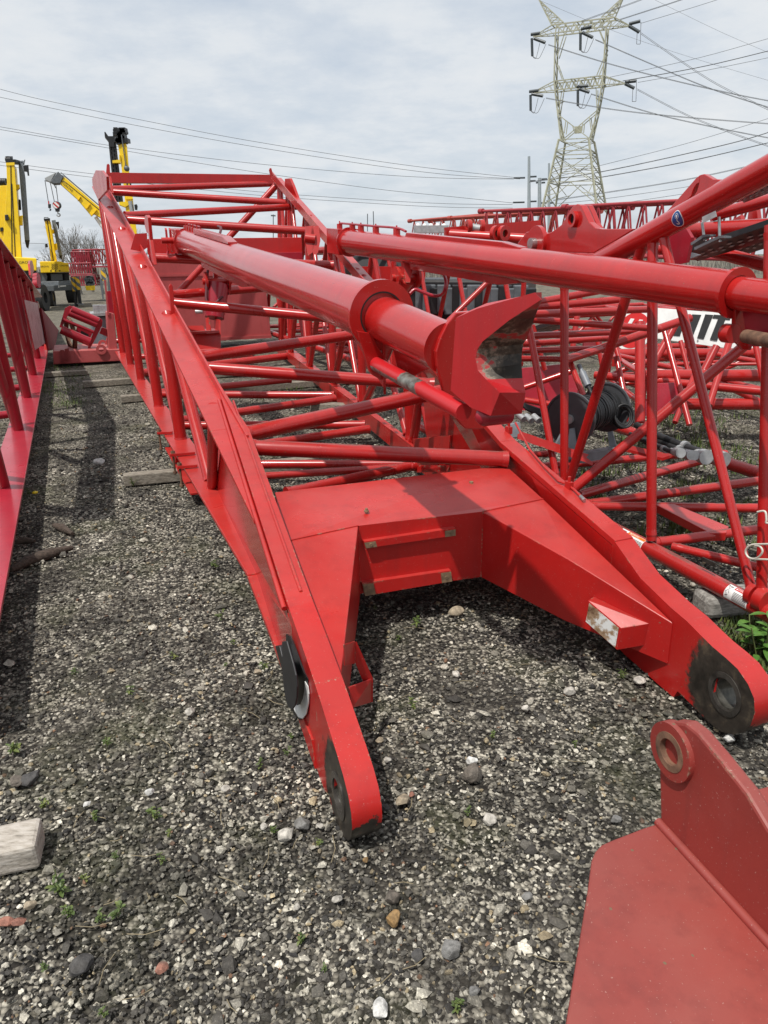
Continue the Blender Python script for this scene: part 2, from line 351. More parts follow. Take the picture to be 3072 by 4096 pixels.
for q in (((1457,2171),(1822,2117),(1822,2142),(1464,2193)), ((1450,2338),(1804,2286),(1808,2325),(1460,2384))):
    P = [onfront(*p, .028) for p in q]; nf = (P[1]-P[0]).cross(P[3]-P[0]).normalized()
    if nf.dot(A) < 0: nf = -nf
    o = MB().prism(P, nf*.006).hexa([P[0], P[1], P[1]+nf*.03, P[0]+nf*.03], [p+UP*.005 for p in (P[0], P[1], P[1]+nf*.03, P[0]+nf*.03)]).build('mounting_rail', RED, boom)
    for t in (.0, .88): 
        m = MB()
        a, b_, c_, d_ = P[0].lerp(P[1],t), P[0].lerp(P[1],t+.12), P[3].lerp(P[2],t+.12), P[3].lerp(P[2],t)
        m.prism([p-nf*.002 for p in (a,b_,c_,d_)], nf*.0015); cc = (a+b_+c_+d_)/4; m.ring(cc-nf*.003, nf, .008, .003, .004, 12); m.build('bare_pad', TAN, o)
for (x, y), r in (((1466,2046),.007), ((1885,1938),.011)):
    P = Zp(x, y, .548); MB().tube(P-UP*.005, P+UP*.016, r, n=6).tube(P, P+UP*.006, r*1.7, n=12).build('bolt', TAN, boom)
# hook brackets on the arms
m = MB()
q = [Vp(x, y, .86) for x, y in ((1370,2748),(1487,2717),(1486,2810),(1395,2832))]
bz = [Vp(1395,2750,.68), Vp(1487,2716,.80), Vp(1486,2810,.80), Vp(1410,2833,.68)]
m.prism(bz, A*.006); b2 = [Vp(1385,2570,.69), Vp(1420,2566,.735), Vp(1487,2716,.80), Vp(1486,2810,.80), Vp(1420,2650,.735)]
m.prism([Vp(1420,2566,.735), Vp(1487,2716,.80), Vp(1486,2810,.80), Vp(1420,2650,.735)], B*.006)
m.prism([Vp(1375,2580,.66), Vp(1420,2566,.735), Vp(1420,2655,.735), Vp(1378,2665,.66)], A*.006)
m.build('hook_bracket', RED, boom, .002)
wallR = lambda x, y, off=0.0: onpl(x, y, (T1-IR).cross(UP).normalized(), (T1-IR).cross(UP).normalized().dot(IR)+off)
nw = (T1-IR).cross(UP).normalized(); sgn = 1 if nw.dot(B) < 0 else -1
fo = .075*sgn
Q = [wallR(x, y, fo) for x, y in ((2352,2402),(2484,2513),(2468,2600),(2337,2484))]
Qb = [wallR(x, y) for x, y in ((2375,2386),(2596,2494),(2576,2582),(2380,2470))]
m = MB(); m.prism(Q, -nw*sgn*.006); m.prism([Q[1],Qb[1],Qb[2],Q[2]], A*.006); m.prism([Q[0],Qb[0],Qb[3],Q[3]], -A*.004)
m.prism([Q[0],Q[1],Qb[1],Qb[0]], -UP*.004); ob = m.build('hook_bracket', RED, boom, .002)
m, nt, b = newmat('peeling_white_plate'); p = pos_(nt); nn = noise_(nt, p, 11, 6, .62)
nt.links.new(ramp(nt, nn, [(.40,(.10,.045,.02)),(.50,(.30,.20,.12)),(.56,(.62,.62,.60)),(.75,(.70,.70,.69))]), b.inputs['Base Color']); b.inputs['Roughness'].default_value = .6
PEEL = m
ctr = (Q[0]+Q[1]+Q[2]+Q[3])/4
MB().prism([ctr+(p-ctr)*.90+nw*sgn*.0015 for p in Q], nw*sgn*.0012).build('peeling_plate', PEEL, ob)
# left lacing
nodes = [13.2, 11.55, 9.91, 7.9, 6.27, 4.85]
vb, vt = .715, .70
for i, u in enumerate(nodes):
    if u > 5: strut(W(u,vb,.215), W(u,vt,zT(u)-.02), .050)
    if i > 0: strut(W(u+.06,vb+.01,.215), W(nodes[i-1]-.1,vt+.01,zT(nodes[i-1]-.1)-.02), .043)
strut(W(4.72,vb-.01,.215), W(4.25,vt-.01,zT(4.25)-.02), .034)
# right side frame
def WR(u, dv, z): return W(u, vR(u)+dv, z)
def vF(u): return 2.067+.149*(u-3.31) if u > 3.31 else lerp(2.037, 2.067, (u-2.3)/1.01)
def zF(u): return .663+.230*(u-3.31) if u > 3.31 else zT(u)+.0
m = MB(); m.hexa([WR(2.2,.0,.2),WR(uF,.0,.2),WR(uF,.19,.2),WR(2.2,.12,.1)], [WR(2.2,.0,.222),WR(uF,.0,.222),WR(uF,.19,.222),WR(2.2,.12,.122)])
m.hexa([WR(2.2,.0,.06),WR(uF,.0,.08),WR(uF,.016,.08),WR(2.2,.016,.06)], [WR(2.2,.0,.2),WR(uF,.0,.2),WR(uF,.016,.2),WR(2.2,.016,.2)]); m.build('bottom_chord', RED, boom, .003)
def WT(u, dv, dz): return W(u, 2.067+.149*(u-3.31)+dv, .663+.230*(u-3.31)+dz)
m = MB(); m.hexa([WT(4.2,0,-.02),WT(13.7,0,-.02),WT(13.7,.19,-.02),WT(4.2,.15,-.02)], [WT(4.2,0,0),WT(13.7,0,0),WT(13.7,.19,0),WT(4.2,.15,0)])
m.hexa([WT(4.2,0,0),WT(13.7,0,0),WT(13.7,.016,0),WT(4.2,.016,0)], [WT(4.2,0,.05),WT(13.7,0,.12),WT(13.7,.016,.12),WT(4.2,.016,.05)]); m.build('top_chord', RED, boom, .003)
MB().prism([W(u, vF(u)+.002, zF(u)-.002) for u in (2.3,3.0,4.0,4.9)] + [WR(4.95,.002,.9), WR(4.75,.002,.222), WR(3.2,.002,.18), WR(2.3,.002,.02)], B*.018).build('side_plate', REDG, boom)
m = MB()
for a, b_ in zip([4.6,4.0,3.31,2.8],[4.0,3.31,2.8,2.30]): m.hexa([W(a,vF(a),zF(a)),W(b_,vF(b_),zF(b_)),W(b_,vF(b_)+.098,zF(b_)),W(a,vF(a)+.098,zF(a))],[W(a,vF(a),zF(a)+.032),W(b_,vF(b_),zF(b_)+.032),W(b_,vF(b_)+.098,zF(b_)+.032),W(a,vF(a)+.098,zF(a)+.032)])
m.build('top_flange', RED, boom, .003)
rn = [4.75, 5.45, 7.1, 8.6, 10.25, 12.0, 13.2]
for i, u in enumerate(rn):
    if i > 0: strut(WR(u,.09,.215), WT(u,.09,-.02), .044)
    if i > 0 : strut(WR(u-.1,.08,.215), WT(rn[i-1]+.1,.08,-.02), .038)
    if i < len(rn)-1: strut(WR(u+.15,.1,.215), WT(lerp(u,rn[i+1],.92),.1,-.02), .03)
# cross braces in the plane of the top chords
def tb(p, q, d, off=-.03):
    a, b_ = Tp(*p, off), Tp(*q, off); dm = ((a+b_)/2-CAM).dot(FW); strut(a, b_, d*dm/F/2)
tb((985,1737),(1800,1558),60); tb((1010,1790),(2022,1836),62); tb((805,1428),(1560,1318),42); tb((828,1472),(1730,1537),48)
tb((690,1179),(1400,1125),33); tb((692,1211),(1520,1290),40); tb((610,1031),(1330,1062),36); tb((508,879),(1240,925),32); tb((502,862),(1196,826),27)
tb((450,768),(1180,813),26); tb((448,757),(1112,734),24)
m = MB(); m.bar(Tp(430,712,.04), Tp(1098,719,.04), .14, .16); m.build('end_beam', RED, boom, .004)
strut(WT(13.45,.05,-.1), W(13.45,.85,.3), .055, 'diagonal_brace')
# bottom braces
def bb(p, q, d, z=.15):
    a, b_ = Zp(*p, z), Zp(*q, z); dm = ((a+b_)/2-CAM).dot(FW); strut(a, b_, d*dm/F/2)
bb((569,1492),(1160,1423),30); bb((505,1428),(1010,1421),24); bb((575,1575),(1160,1519),26); bb((641,1577),(1335,1581),30); bb((730,1680),(1335,1594),32); bb((731,1702),(1457,1699),34)
bb((700,1830),(1470,1716),36); bb((760,1858),(1645,1856),36); bb((880,1915),(1645,1866),30); bb((1150,1972),(1652,1862),44); bb((430,1365),(900,1352),20)
# far pair of lugs, brackets on the left top chord
fin = MB().prism([Vp(x, y, .79) for x, y in ((593,935),(586,930),(579,905),(577,870),(580,861),(586,860),(591,870),(600,960),(616,1060),(608,1062))], B*.03); fin.build('lifting_lug', RED, boom, .005)
gp = [Up(x, y, 8.45) for x, y in ((522,998),(540,935),(588,932),(590,990),(566,1006))]
MB().prism(gp, A*.012).build('gusset_plate', RED, boom)
m = MB(); lp = [Up(x, y, 6.15) for x, y in ((688,1290),(677,1170),(675,1145),(682,1134),(690,1142),(695,1170),(701,1288))]
m.prism(lp, A*.02); m.build('lifting_lug', RED, boom, .004)
MB().prism([Up(x,y,12.9) for x, y in ((1083,705),(1077,680),(1080,672),(1086,673),(1093,703))], A*.03).build('lifting_lug', RED, boom, .003)
MB().prism([Vp(x,y,3.45) for x,y in ((1139,760),(1139,715),(1158,713),(1170,740),(1192,800),(1190,830))], B*.04).build('lifting_lug', RED, boom, .003)
# clamp with cross bars and bolts under the left chord
for (x0,y0),(x1,y1) in (((629,1732),(690,1729)),((680,1820),(780,1811)),((709,1868),(790,1862))):
    a, b_ = Zp(x0,y0,.238), Zp(x1,y1,.238); cb = MB().bar(a, b_, .035, .022).build('clamp_bar', RED, boom, .002)
    p = a.lerp(b_, .12); MB().tube(p+UP*.03, p-UP*.16, .009, n=8).tube(p+UP*.012, p+UP*.03, .017, n=6).tube(p-UP*.15, p-UP*.135, .017, n=6).build('bolt', RST, cb)
m = MB(); m.hexa([W(5.05,.60,.085),W(6.55,.60,.085),W(6.55,.70,.085),W(5.05,.70,.085)], [W(5.05,.60,.097),W(6.55,.60,.097),W(6.55,.70,.097),W(5.05,.70,.097)])
m.hexa([W(5.05,.66,.097),W(6.55,.66,.097),W(6.55,.672,.097),W(5.05,.672,.097)], [W(5.05,.66,.2),W(6.55,.66,.2),W(6.55,.672,.2),W(5.05,.672,.2)]); m.build('clamp_channel', RED, boom)
# cable clipped along the right leg
cp = [Tp(x, y, .045) for x, y in ((2062,1692),(2085,1735),(2120,1800),(2180,1870),(2235,1925),(2268,1936),(2300,1962),(2322,1985))]
cb = MB().path(cp, .006, 8).build('hydraulic_line', RED, boom)
p = Tp(2276,1942,.045); MB().box(p, A*.02, B*.012, UP*.02).tube(p+UP*.02, p+UP*.045, .008, n=6).build('clip', RED, cb)
p = Tp(2035,1720,.045); MB().box(p, A*.02, B*.012, UP*.02).tube(p+UP*.02, p+UP*.045, .008, n=6).build('clip', RED, cb)
MB().tube(cp[-1], cp[-1]+(cp[-1]-cp[-2])*.7, .009, n=10).build('coupling', STL, cb)
# small shelf brackets on the inner side of the right leg
for q in (((1652,1755),(1806,1740),(1795,1765),(1680,1782)), ((1645,1860),(1798,1862),(1790,1882),(1660,1886))):
    P = [Rp(x, y, -.03-.05*(i in (0,3))) for i, (x, y) in enumerate(q)]; MB().prism(P, -UP*.008).build('shelf_bracket', RED, boom)
MB().prism([Rp(x,y,-.16) for x, y in ((1652,1758),(1800,1742),(1795,1800),(1690,1830),(1655,1800))], B*.01).build('shelf_bracket', RED, boom)
# ------------------------------------------------ boom stop struts
def stop_strut(pts, rads, sleeve_end, inner_end):
    root = MB()
    return root
stop = MB()
P0, P1, P2 = Dp(750,968,7.3), Dp(1525,1262,3.02), Dp(1785,1392,2.62)
ax = (P1-P0).normalized()
stop.tube(P0, P1, .1215, n=48)
stop = stop.build('boom_stop', REDG, boom)
MB().tube(P1-ax*.3, P2, .092, n=44).build('inner_tube', REDG, stop)
MB().ring(P1, ax, .146, .099, .022, 52).build('collar', REDG, stop, .003)
gapm = plain('dark_gap', (.01,.006,.006), .8)
MB().ring(P1+ax*.0115, ax, .0985, .0925, .001, 48).build('seal_ring', gapm, stop)
def Cp(x, y, off=0.0): return onpl(x, y, ax, ax.dot(P1)+off)
lg = [Cp(x, y) for x, y in ((1421,1320),(1430,1350),(1448,1402),(1470,1479),(1484,1497),(1515,1515),(1540,1512),(1552,1500),(1545,1440),(1525,1415),(1503,1380),(1486,1340),(1480,1330))]
MB().prism(lg, ax*.02).build('collar_lug', REDG, stop, .003)
MB().prism([P1-UP*.10+ax*.01, P1-UP*.10-ax*.45+UP*.0, P1-UP*.30+ax*.01-B*0, P1-UP*.33+ax*.01], B*.012).build('web_plate', REDG, stop)
MB().prism([P1-UP*.09+ax*.02+B*.03, P1-UP*.09+ax*.50+B*.03, P1-UP*.20+ax*.25+B*.03, P1-UP*.23+ax*.12+B*.03], B*.012).build('web_plate', REDG, stop)
r0, r1 = Vp(1512,1460,1.17), Vp(1800,1618,1.17)
rd, nt, b = newmat('worn_rod'); p = pos_(nt)
dv = nd(nt,'ShaderNodeVectorMath',operation='DOT_PRODUCT'); nt.links.new(p, dv.inputs[0]); dv.inputs[1].default_value = (r1-r0).normalized()
s0 = r0.dot((r1-r0).normalized()); L = (r1-r0).length
t = math_(nt,'DIVIDE', math_(nt,'SUBTRACT', dv.outputs[1], s0), L); t = math_(nt,'ADD', t, math_(nt,'MULTIPLY', math_(nt,'SUBTRACT', noise_(nt,p,22,5,.7), .5), .25))
sp = nd(nt,'ShaderNodeSeparateXYZ'); g = nd(nt,'ShaderNodeNewGeometry'); nt.links.new(g.outputs['Normal'], sp.inputs[0])
lowf = math_(nt,'LESS_THAN', math_(nt,'ADD', sp.outputs[2], math_(nt,'MULTIPLY', noise_(nt,p,18,4), .4)), .12)
k = math_(nt,'MAXIMUM', math_(nt,'MULTIPLY', math_(nt,'GREATER_THAN', t, .42), math_(nt,'LESS_THAN', t, .66)), math_(nt,'MULTIPLY', lowf, math_(nt,'LESS_THAN', t, .66)))
nt.links.new(mixc(nt, k, (.47,.014,.018,1), ramp(nt, noise_(nt,p,30,5), [(.35,(.05,.04,.032)),(.7,(.22,.22,.20))])), b.inputs['Base Color']); b.inputs['Roughness'].default_value = .33
MB().tube(r0-(r1-r0).normalized()*.05, r1+(r1-r0).normalized()*.1, .0300, n=28).build('piston_rod', rd, stop)
# forked yoke
vn, vf = 1.155, 1.275
def cN(x, y): return Vp(1700+x*.5252, 1150+y*.5252, vn)
def cF(x, y): return Vp(1700+x*.5252, 1150+y*.5252, vf)
near = [(235,232),(400,160),(835,38),(885,92),(640,250),(440,410),(398,470),(384,540),(402,630),(465,700),(570,800),(500,978),(345,912),(195,785)]
far = [(330,180),(470,120),(888,36),(890,94),(835,230),(775,390),(748,430),(738,500),(735,580),(742,690),(766,800),(738,962),(600,900),(420,770)]
m = MB(); N = [cN(*p) for p in near]; Fq = [cF(*p) for p in far]; n = len(N)
m.add(N, [tuple(range(n))]); m.add(Fq, [tuple(range(n))[::-1]])
for i in range(n):
    j = (i+1) % n; m.add([N[i],N[j],Fq[j],Fq[i]], [(0,3,2,1)], 4 <= i <= 8, 1 if 3 <= i <= 8 else 0)
yk, nt, b = newmat('scuffed_saddle'); p = pos_(nt)
nn = math_(nt,'ADD', noise_(nt,p,9,6,.65), math_(nt,'MULTIPLY', noise_(nt,p,45,4,.7), .35))
cc = ramp(nt, nn, [(.56,(.018,.014,.010)),(.66,(.065,.05,.035)),(.72,(.20,.16,.12)),(.76,(.36,.03,.03))])
nt.links.new(cc, b.inputs['Base Color']); b.inputs['Roughness'].default_value = .55
REDY = paint('red_paint_yoke', (.47,.014,.018), (.40,.010,.014), .38, .8, .0, .15, chipcol=(.14,.09,.05))
m.build('saddle_fork', [REDY, yk], stop)
ep = [(215,185),(150,270),(95,380),(64,480),(70,590),(110,740),(150,880),(195,960),(250,1030),(290,1066),(420,1066),(475,1020),(480,985),(400,930),(300,800),(330,400),(330,175)]
def Ep(x, y): return onpl(1700+x*.5252, 1150+y*.5252, ax, ax.dot(P2))
MB().prism([Ep(*p) for p in ep], ax*.022).build('end_plate', REDG, stop, .004)
b0 = Vp(1908,1668,1.16); MB().tube(b0+B*.03, b0+B*.12, .033, n=24).ball(b0+B*.03, .033).build('pivot_pin', REDM, stop)
# bracket box at the far end + pins
def rbox(p, q, w, h, mat, name, root, bev=.004): return MB().bar(p, q, w, h).build(name, mat, root, bev)
rbox(P0+ax*.0, P0-ax*.34, .22, .23, REDG, 'end_block', stop)
MB().ring(P0+ax*.01, ax, .135, .0, .02, 40).build('end_flange', REDG, stop)
m = MB()
for dx, dz in ((-.16,.0),(-.12,.02)): m.prism([P0-ax*.36+B*dx+UP*s_+A*t_ for s_, t_ in ((-.11,0),(.10,0),(.12,.04),(-.12,.05))], B*.018)
m.tube(P0-ax*.28-B*.22, P0-ax*.28-B*.1, .03, n=20); m.build('pin_bracket', RED, stop)
# stiffening ribs on the sleeve
def rib(p0, p1, h, w, sg, name='stiffener_rib', st=None, root=None):
    d = (p1-p0).normalized(); up = d.cross(B).cross(d)
    up = (UP - d*UP.dot(d)).normalized()*sg; L = (p1-p0).length
    q = [p0, p0+d*.02+up*h, p0+d*(L-.22)+up*h, p1+up*h*.35, p1]; 
    MB().prism([x - B*w/2 for x in q], B*w).build(name, REDG, root or stop, .004)
rib(P0+ax*.75+UP*.115-B*.02, P0+ax*2.3+UP*.115-B*.02, .045, .07, 1); rib(P0+ax*.9-UP*.112, P0+ax*2.75-UP*.112, .05, .07, -1)
# clips and hose on the sleeve
m = MB()
hl = []
for t, s_ in ((.06,.03),(.2,.02),(.34,-.01),(.5,.015),(.72,.0)):
    m = MB(); c_ = P0+ax*t+UP*.135-B*.01; m.box(c_, ax*.028, B*.02, UP*.022); m.tube(c_+UP*.02, c_+UP*.05, .006, n=6); hl.append(c_+UP*.035+B*.03); m.build('hose_clip', RED, stop)
MB().path(hl, .008, 7).build('hydraulic_line', REDM, stop)
hp = [Dp(x, y, d) for x, y, d in ((872,905,6.75),(884,915,6.6),(872,955,6.45),(848,1010,6.4),(832,1080,6.4),(826,1150,6.4),(825,1195,6.4),(833,1218,6.4),(850,1222,6.4),(870,1205,6.4),(892,1186,6.4))]
def smooth_path(pts, k=5):
    out = []
    for i in range(len(pts)-1):
        p0, p1, p2, p3 = pts[max(i-1,0)], pts[i], pts[i+1], pts[min(i+2,len(pts)-1)]
        for j in range(k):
            t = j/k; out.append(.5*((2*p1)+(p2-p0)*t+(2*p0-5*p1+4*p2-p3)*t*t+(3*p1-p0-3*p2+p3)*t**3))
    return out+[pts[-1]]
MB().path(smooth_path(hp), .012, 8).build('hydraulic_hose', plain('dull_red_hose',(.10,.02,.025),.5), stop)
MB().path(smooth_path([Dp(x,y,7.6) for x, y in ((672,1005),(668,1020),(675,1040),(690,1042),(702,1025),(705,1010))]), .012, 8).build('hydraulic_hose', REDM, stop)
# rest cylinder hanging below the sleeve
dC = 6.5
m = MB(); q0, q1 = Dp(870,1140,dC), Dp(858,1272,dC)
m.tube(q0, q1, .105, .085, 32); m.build('rest_cylinder', REDM, stop)
m = MB(); c_ = Dp(868,1125,dC-.02)
m.ring(c_-B*.10, B, .085, .03, .02, 32); m.ring(c_+B*.10, B, .085, .03, .02, 32); m.tube(c_-B*.13, c_+B*.13, .028, n=20)
m.prism([Dp(x,y,dC) for x,y in ((852,1040),(872,1045),(870,1150),(858,1150))], A*.05); m.prism([Dp(x,y,dC) for x,y in ((905,1095),(925,1105),(920,1180),(908,1160))], A*.05)
m.build('clevis', RED, stop)
m = MB()
m.prism([Dp(x,y,6.35) for x,y in ((752,1303),(812,1302),(826,1332),(770,1335))], -UP*.012); m.prism([Dp(x,y,6.35) for x,y in ((770,1337),(876,1332),(882,1402),(800,1406))], A*.02)
m.prism([Dp(x,y,6.3) for x,y in ((770,1335),(880,1330),(876,1322),(765,1327))], A*.25); m.prism([Dp(x,y,6.3) for x,y in ((800,1400),(882,1396),(884,1408),(806,1412))], A*.2)
m.prism([Dp(x,y,6.35) for x,y in ((822,1272),(830,1270),(842,1330),(826,1330))], B*.012); m.prism([Dp(x,y,6.35) for x,y in ((874,1280),(882,1280),(884,1408),(876,1408))], A*.2)
m.build('rest_support', RED, boom)
m = MB(); m.tube(Dp(783,1247,6.4), Dp(812,1246,6.4), .022, n=14); m.build('bolt', GALV, boom)
# ---- right strut
stop2 = MB()
E0, E1 = Dp(1397,968,7.0), Dp(2945,1172,2.92); ax2 = (E1-E0).normalized()
stop2.tube(E0, E1, .113, .0865, 48); stop2 = stop2.build('boom_stop', REDG, boom)
MB().tube(E1-ax2*.2, E1+ax2*1.1, .0655, n=44).build('inner_tube', REDG, stop2)
MB().ring(E1+ax2*.0, ax2, .101, .0695, .018, 52).build('collar', REDG, stop2, .003)
def C2(x, y): return onpl(x, y, ax2, ax2.dot(E1))
MB().prism([C2(x,y) for x, y in ((2927,1185),(2925,1260),(2924,1330),(2935,1370),(2962,1398),(2990,1398),(2995,1380),(2985,1350),(3005,1325),(3010,1300),(2990,1250))], ax2*.02).build('collar_lug', REDG, stop2, .003)
MB().prism([E1-UP*.06+ax2*.02+RN*.02, E1-UP*.06+ax2*.4+RN*.02, E1-UP*.17+ax2*.28+RN*.02, E1-UP*.20+ax2*.08+RN*.02], RN*.012).build('web_plate', REDM, stop2)
rr0, rr1 = Dp(2985,1345,2.88), Dp(3140,1375,2.6)
MB().tube(rr0, rr1, .027, n=26).build('piston_rod', RST, stop2)
MB().tube(Dp(2900,1332,3.0), Dp(2935,1335,2.96), .039, n=20).build('rod_boss', RED, stop2)
rbox(E0, E0-ax2*.36, .23, .235, REDG, 'end_block', stop2)
MB().ring(E0+ax2*.01, ax2, .135, .0, .02, 40).build('end_flange', REDG, stop2)
m = MB()
for x0 in (1262,1240): m.prism([Dp(x0+x, y, 7.5) for x, y in ((-15,905),(12,903),(20,960),(10,1010),(-8,1022),(-20,960))], A*.03)
m.tube(Dp(1222,952,7.5), Dp(1262,957,7.5), .045, n=20); m.build('pin_bracket', RED, stop2)
rib2 = (UP - ax2*UP.dot(ax2)).normalized()
tq = lambda t: E0.lerp(E1, t); rq = lambda t: lerp(.113,.0865,t)
rib(tq(.30)+rib2*(rq(.3)-.008), tq(.66)+rib2*(rq(.66)-.008), .032, .06, 1, root=stop2); rib(tq(.32)-rib2*(rq(.32)-.008), tq(.66)-rib2*(rq(.66)-.008), .045, .06, -1, root=stop2)
m = MB(); hl = []
for t_ in (-.06,.02,.07,.15,.25):
    m = MB(); c_ = tq(t_)+rib2*(rq(t_)+.02); m.box(c_, ax2*.028, B*.02, UP*.024); m.tube(c_+UP*.02, c_+UP*.05, .007, n=6); hl.append(c_+UP*.03); m.build('hose_clip', RED, stop2)
MB().path(smooth_path(hl+[tq(.29)+rib2*(rq(.29)+.03)]), .010, 7).build('hydraulic_line', REDM, stop2)
MB().path(smooth_path([Dp(x,y,d) for x,y,d in ((1770,1085,5.5),(1783,1120,5.4),(1780,1160,5.4),(1762,1180,5.5),(1730,1182,5.5),(1690,1168,5.5),(1660,1158,5.5),(1640,1175,5.5))]), .013, 8).build('hydraulic_hose', REDM, stop2)
m = MB(); c_ = Dp(1620,1110,5.8)
m.tube(Dp(1622,1108,5.8), Dp(1560,1200,6.0), .085, n=28); m.ring(c_-B*.08, B, .085, .03, .02, 32); m.ring(c_+B*.10, B, .085, .03, .02, 32); m.tube(c_-B*.12, c_+B*.13, .028, n=18)
m.prism([Dp(x,y,5.75) for x,y in ((1614,1050),(1655,1048),(1640,1130),(1622,1130))], A*.05); m.build('rest_cylinder', RED, stop2)
# cross beam that carries both struts
bm = MB().bar(W(9.0,.90,1.825), W(8.75,2.62,1.825), .20, .165).build('cross_beam', RED, boom, .004)
MB().bar(W(8.93,.90,1.70), W(8.68,2.60,1.70), .16, .09).build('beam_underside', REDM, boom, .004)
# ---------------------------------------------------------------- ground
def gz(x, y):
    d = math.hypot(x, y); t = min(1, max(0, (d-14)/46)); return -1.55*t*t*(3-2*t)
gm = bpy.data.meshes.new('ground')
nx = 150
tt = np.linspace(-1,1,nx); xs = np.sinh(tt*6.2)/np.sinh(6.2)*1500; ys = np.sinh(tt*6.2)/np.sinh(6.2)*1500+3
gv = []
for y in ys:
    for x in xs:
        near = math.hypot(x, y-3); z = gz(x, y)
        if near < 12: z += (mnoise.noise(V3((x*1.3,y*1.3,0)))*.018 + mnoise.noise(V3((x*4,y*4,3)))*.006)*(1-near/12)
        gv.append((x, y, z-.012))
gf = [(j*nx+i, j*nx+i+1, (j+1)*nx+i+1, (j+1)*nx+i) for j in range(nx-1) for i in range(nx-1)]
gm.from_pydata(gv, [], gf); gm.update(); gm.polygons.foreach_set('use_smooth', [True]*len(gf))
m, nt, b = newmat('gravel_ground'); p = pos_(nt)
def stones(scale):
    v = nd(nt, 'ShaderNodeTexVoronoi'); v.inputs['Scale'].default_value = scale; nt.links.new(p, v.inputs['Vector']); return v
v1 = stones(74); v2 = stones(34)
bw = nd(nt, 'ShaderNodeRGBToBW'); nt.links.new(v1.outputs['Color'], bw.inputs[0]); bw2 = nd(nt, 'ShaderNodeRGBToBW'); nt.links.new(v2.outputs['Color'], bw2.inputs[0])
pal = [(.20,(.022,.020,.018)),(.40,(.050,.047,.042)),(.53,(.115,.107,.095)),(.64,(.25,.235,.205)),(.82,(.46,.44,.39))]
c1 = ramp(nt, bw.outputs[0], pal); c2 = ramp(nt, bw2.outputs[0], pal)
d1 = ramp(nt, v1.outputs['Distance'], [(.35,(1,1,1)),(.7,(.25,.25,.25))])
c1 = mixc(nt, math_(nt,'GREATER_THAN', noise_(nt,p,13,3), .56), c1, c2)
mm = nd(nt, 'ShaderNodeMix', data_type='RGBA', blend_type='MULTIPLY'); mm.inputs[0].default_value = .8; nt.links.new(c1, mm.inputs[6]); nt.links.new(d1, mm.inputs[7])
far = nd(nt, 'ShaderNodeVectorMath', operation='LENGTH'); nt.links.new(p, far.inputs[0])
fk = ramp(nt, math_(nt,'DIVIDE', far.outputs[1], 60), [(.10,(0,0,0)),(.55,(1,1,1))])
big = noise_(nt, p, .35, 5)
dirt = mixc(nt, big, (.10,.09,.075), (.20,.185,.155))
dark = mixc(nt, ramp(nt, noise_(nt,p,.9,5), [(.40,(0,0,0)),(.62,(1,1,1))]), mm.outputs[2], (.055,.052,.048))
cc = mixc(nt, math_(nt,'MULTIPLY', ramp(nt, noise_(nt,p,1.1,6,.6), [(.46,(0,0,0)),(.66,(1,1,1))]), .45), mm.outputs[2], (.075,.068,.058))
cc = mixc(nt, math_(nt,'MULTIPLY', ramp(nt, noise_(nt,p,.7,6,.65), [(.50,(0,0,0)),(.66,(1,1,1))]), math_(nt,'MULTIPLY', fk, .6)), cc, (.06,.075,.025))
cc = mixc(nt, math_(nt,'MULTIPLY', fk, .75), cc, dirt)
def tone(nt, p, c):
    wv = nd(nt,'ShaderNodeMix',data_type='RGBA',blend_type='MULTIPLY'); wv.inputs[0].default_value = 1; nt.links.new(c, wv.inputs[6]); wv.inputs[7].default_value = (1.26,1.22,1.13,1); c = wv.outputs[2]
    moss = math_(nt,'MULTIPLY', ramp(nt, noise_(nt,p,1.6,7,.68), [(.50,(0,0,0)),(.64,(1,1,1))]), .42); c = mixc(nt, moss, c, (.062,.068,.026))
    shade_blotch = math_(nt,'MULTIPLY', ramp(nt, noise_(nt,p,2.3,8,.7), [(.47,(0,0,0)),(.60,(1,1,1))]), .66); return mixc(nt, shade_blotch, c, (.022,.019,.016))  # dark noise blotches paint a shadow pattern into ground and stone colour
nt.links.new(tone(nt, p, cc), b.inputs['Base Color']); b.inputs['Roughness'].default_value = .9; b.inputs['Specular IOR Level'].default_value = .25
bump(nt, b, math_(nt,'SUBTRACT', 1.0, math_(nt,'ADD', v1.outputs['Distance'], math_(nt,'MULTIPLY', v2.outputs['Distance'], .8))), .9, .012)
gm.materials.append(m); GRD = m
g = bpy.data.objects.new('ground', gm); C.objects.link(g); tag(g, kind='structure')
# loose gravel: one mesh of many small stones
def ico():
    t = (1+5**.5)/2
    v = np.array([(-1,t,0),(1,t,0),(-1,-t,0),(1,-t,0),(0,-1,t),(0,1,t),(0,-1,-t),(0,1,-t),(t,0,-1),(t,0,1),(-t,0,-1),(-t,0,1)], float); v /= np.linalg.norm(v[0])
    f = np.array([(0,11,5),(0,5,1),(0,1,7),(0,7,10),(0,10,11),(1,5,9),(5,11,4),(11,10,2),(10,7,6),(7,1,8),(3,9,4),(3,4,2),(3,2,6),(3,6,8),(3,8,9),(4,9,5),(2,4,11),(6,2,10),(8,6,7),(9,8,1)])
    return v, f
iv, if_ = ico()
rng = np.random.default_rng(5)
NS = 62000
r = 1.05*np.exp(rng.random(NS)**.8*math.log(10.5/1.05)); th = rng.uniform(-.62,.62,NS)
px = r*np.sin(th)*1.05; py = r*np.cos(th)
sz = .0035 + .0062*rng.random(NS)**2.2 + .016*(rng.random(NS) > .975)*rng.random(NS)**1.5
sz *= np.clip(.72+r*.10, .8, 1.35)
V = np.empty((NS,12,3)); 
sc = rng.uniform(.55,1.35,(NS,1,3))*rng.uniform(.60,1.35,(NS,12,1)); sc[:,:,2] *= .72
base = iv[None]*sc*sz[:,None,None]
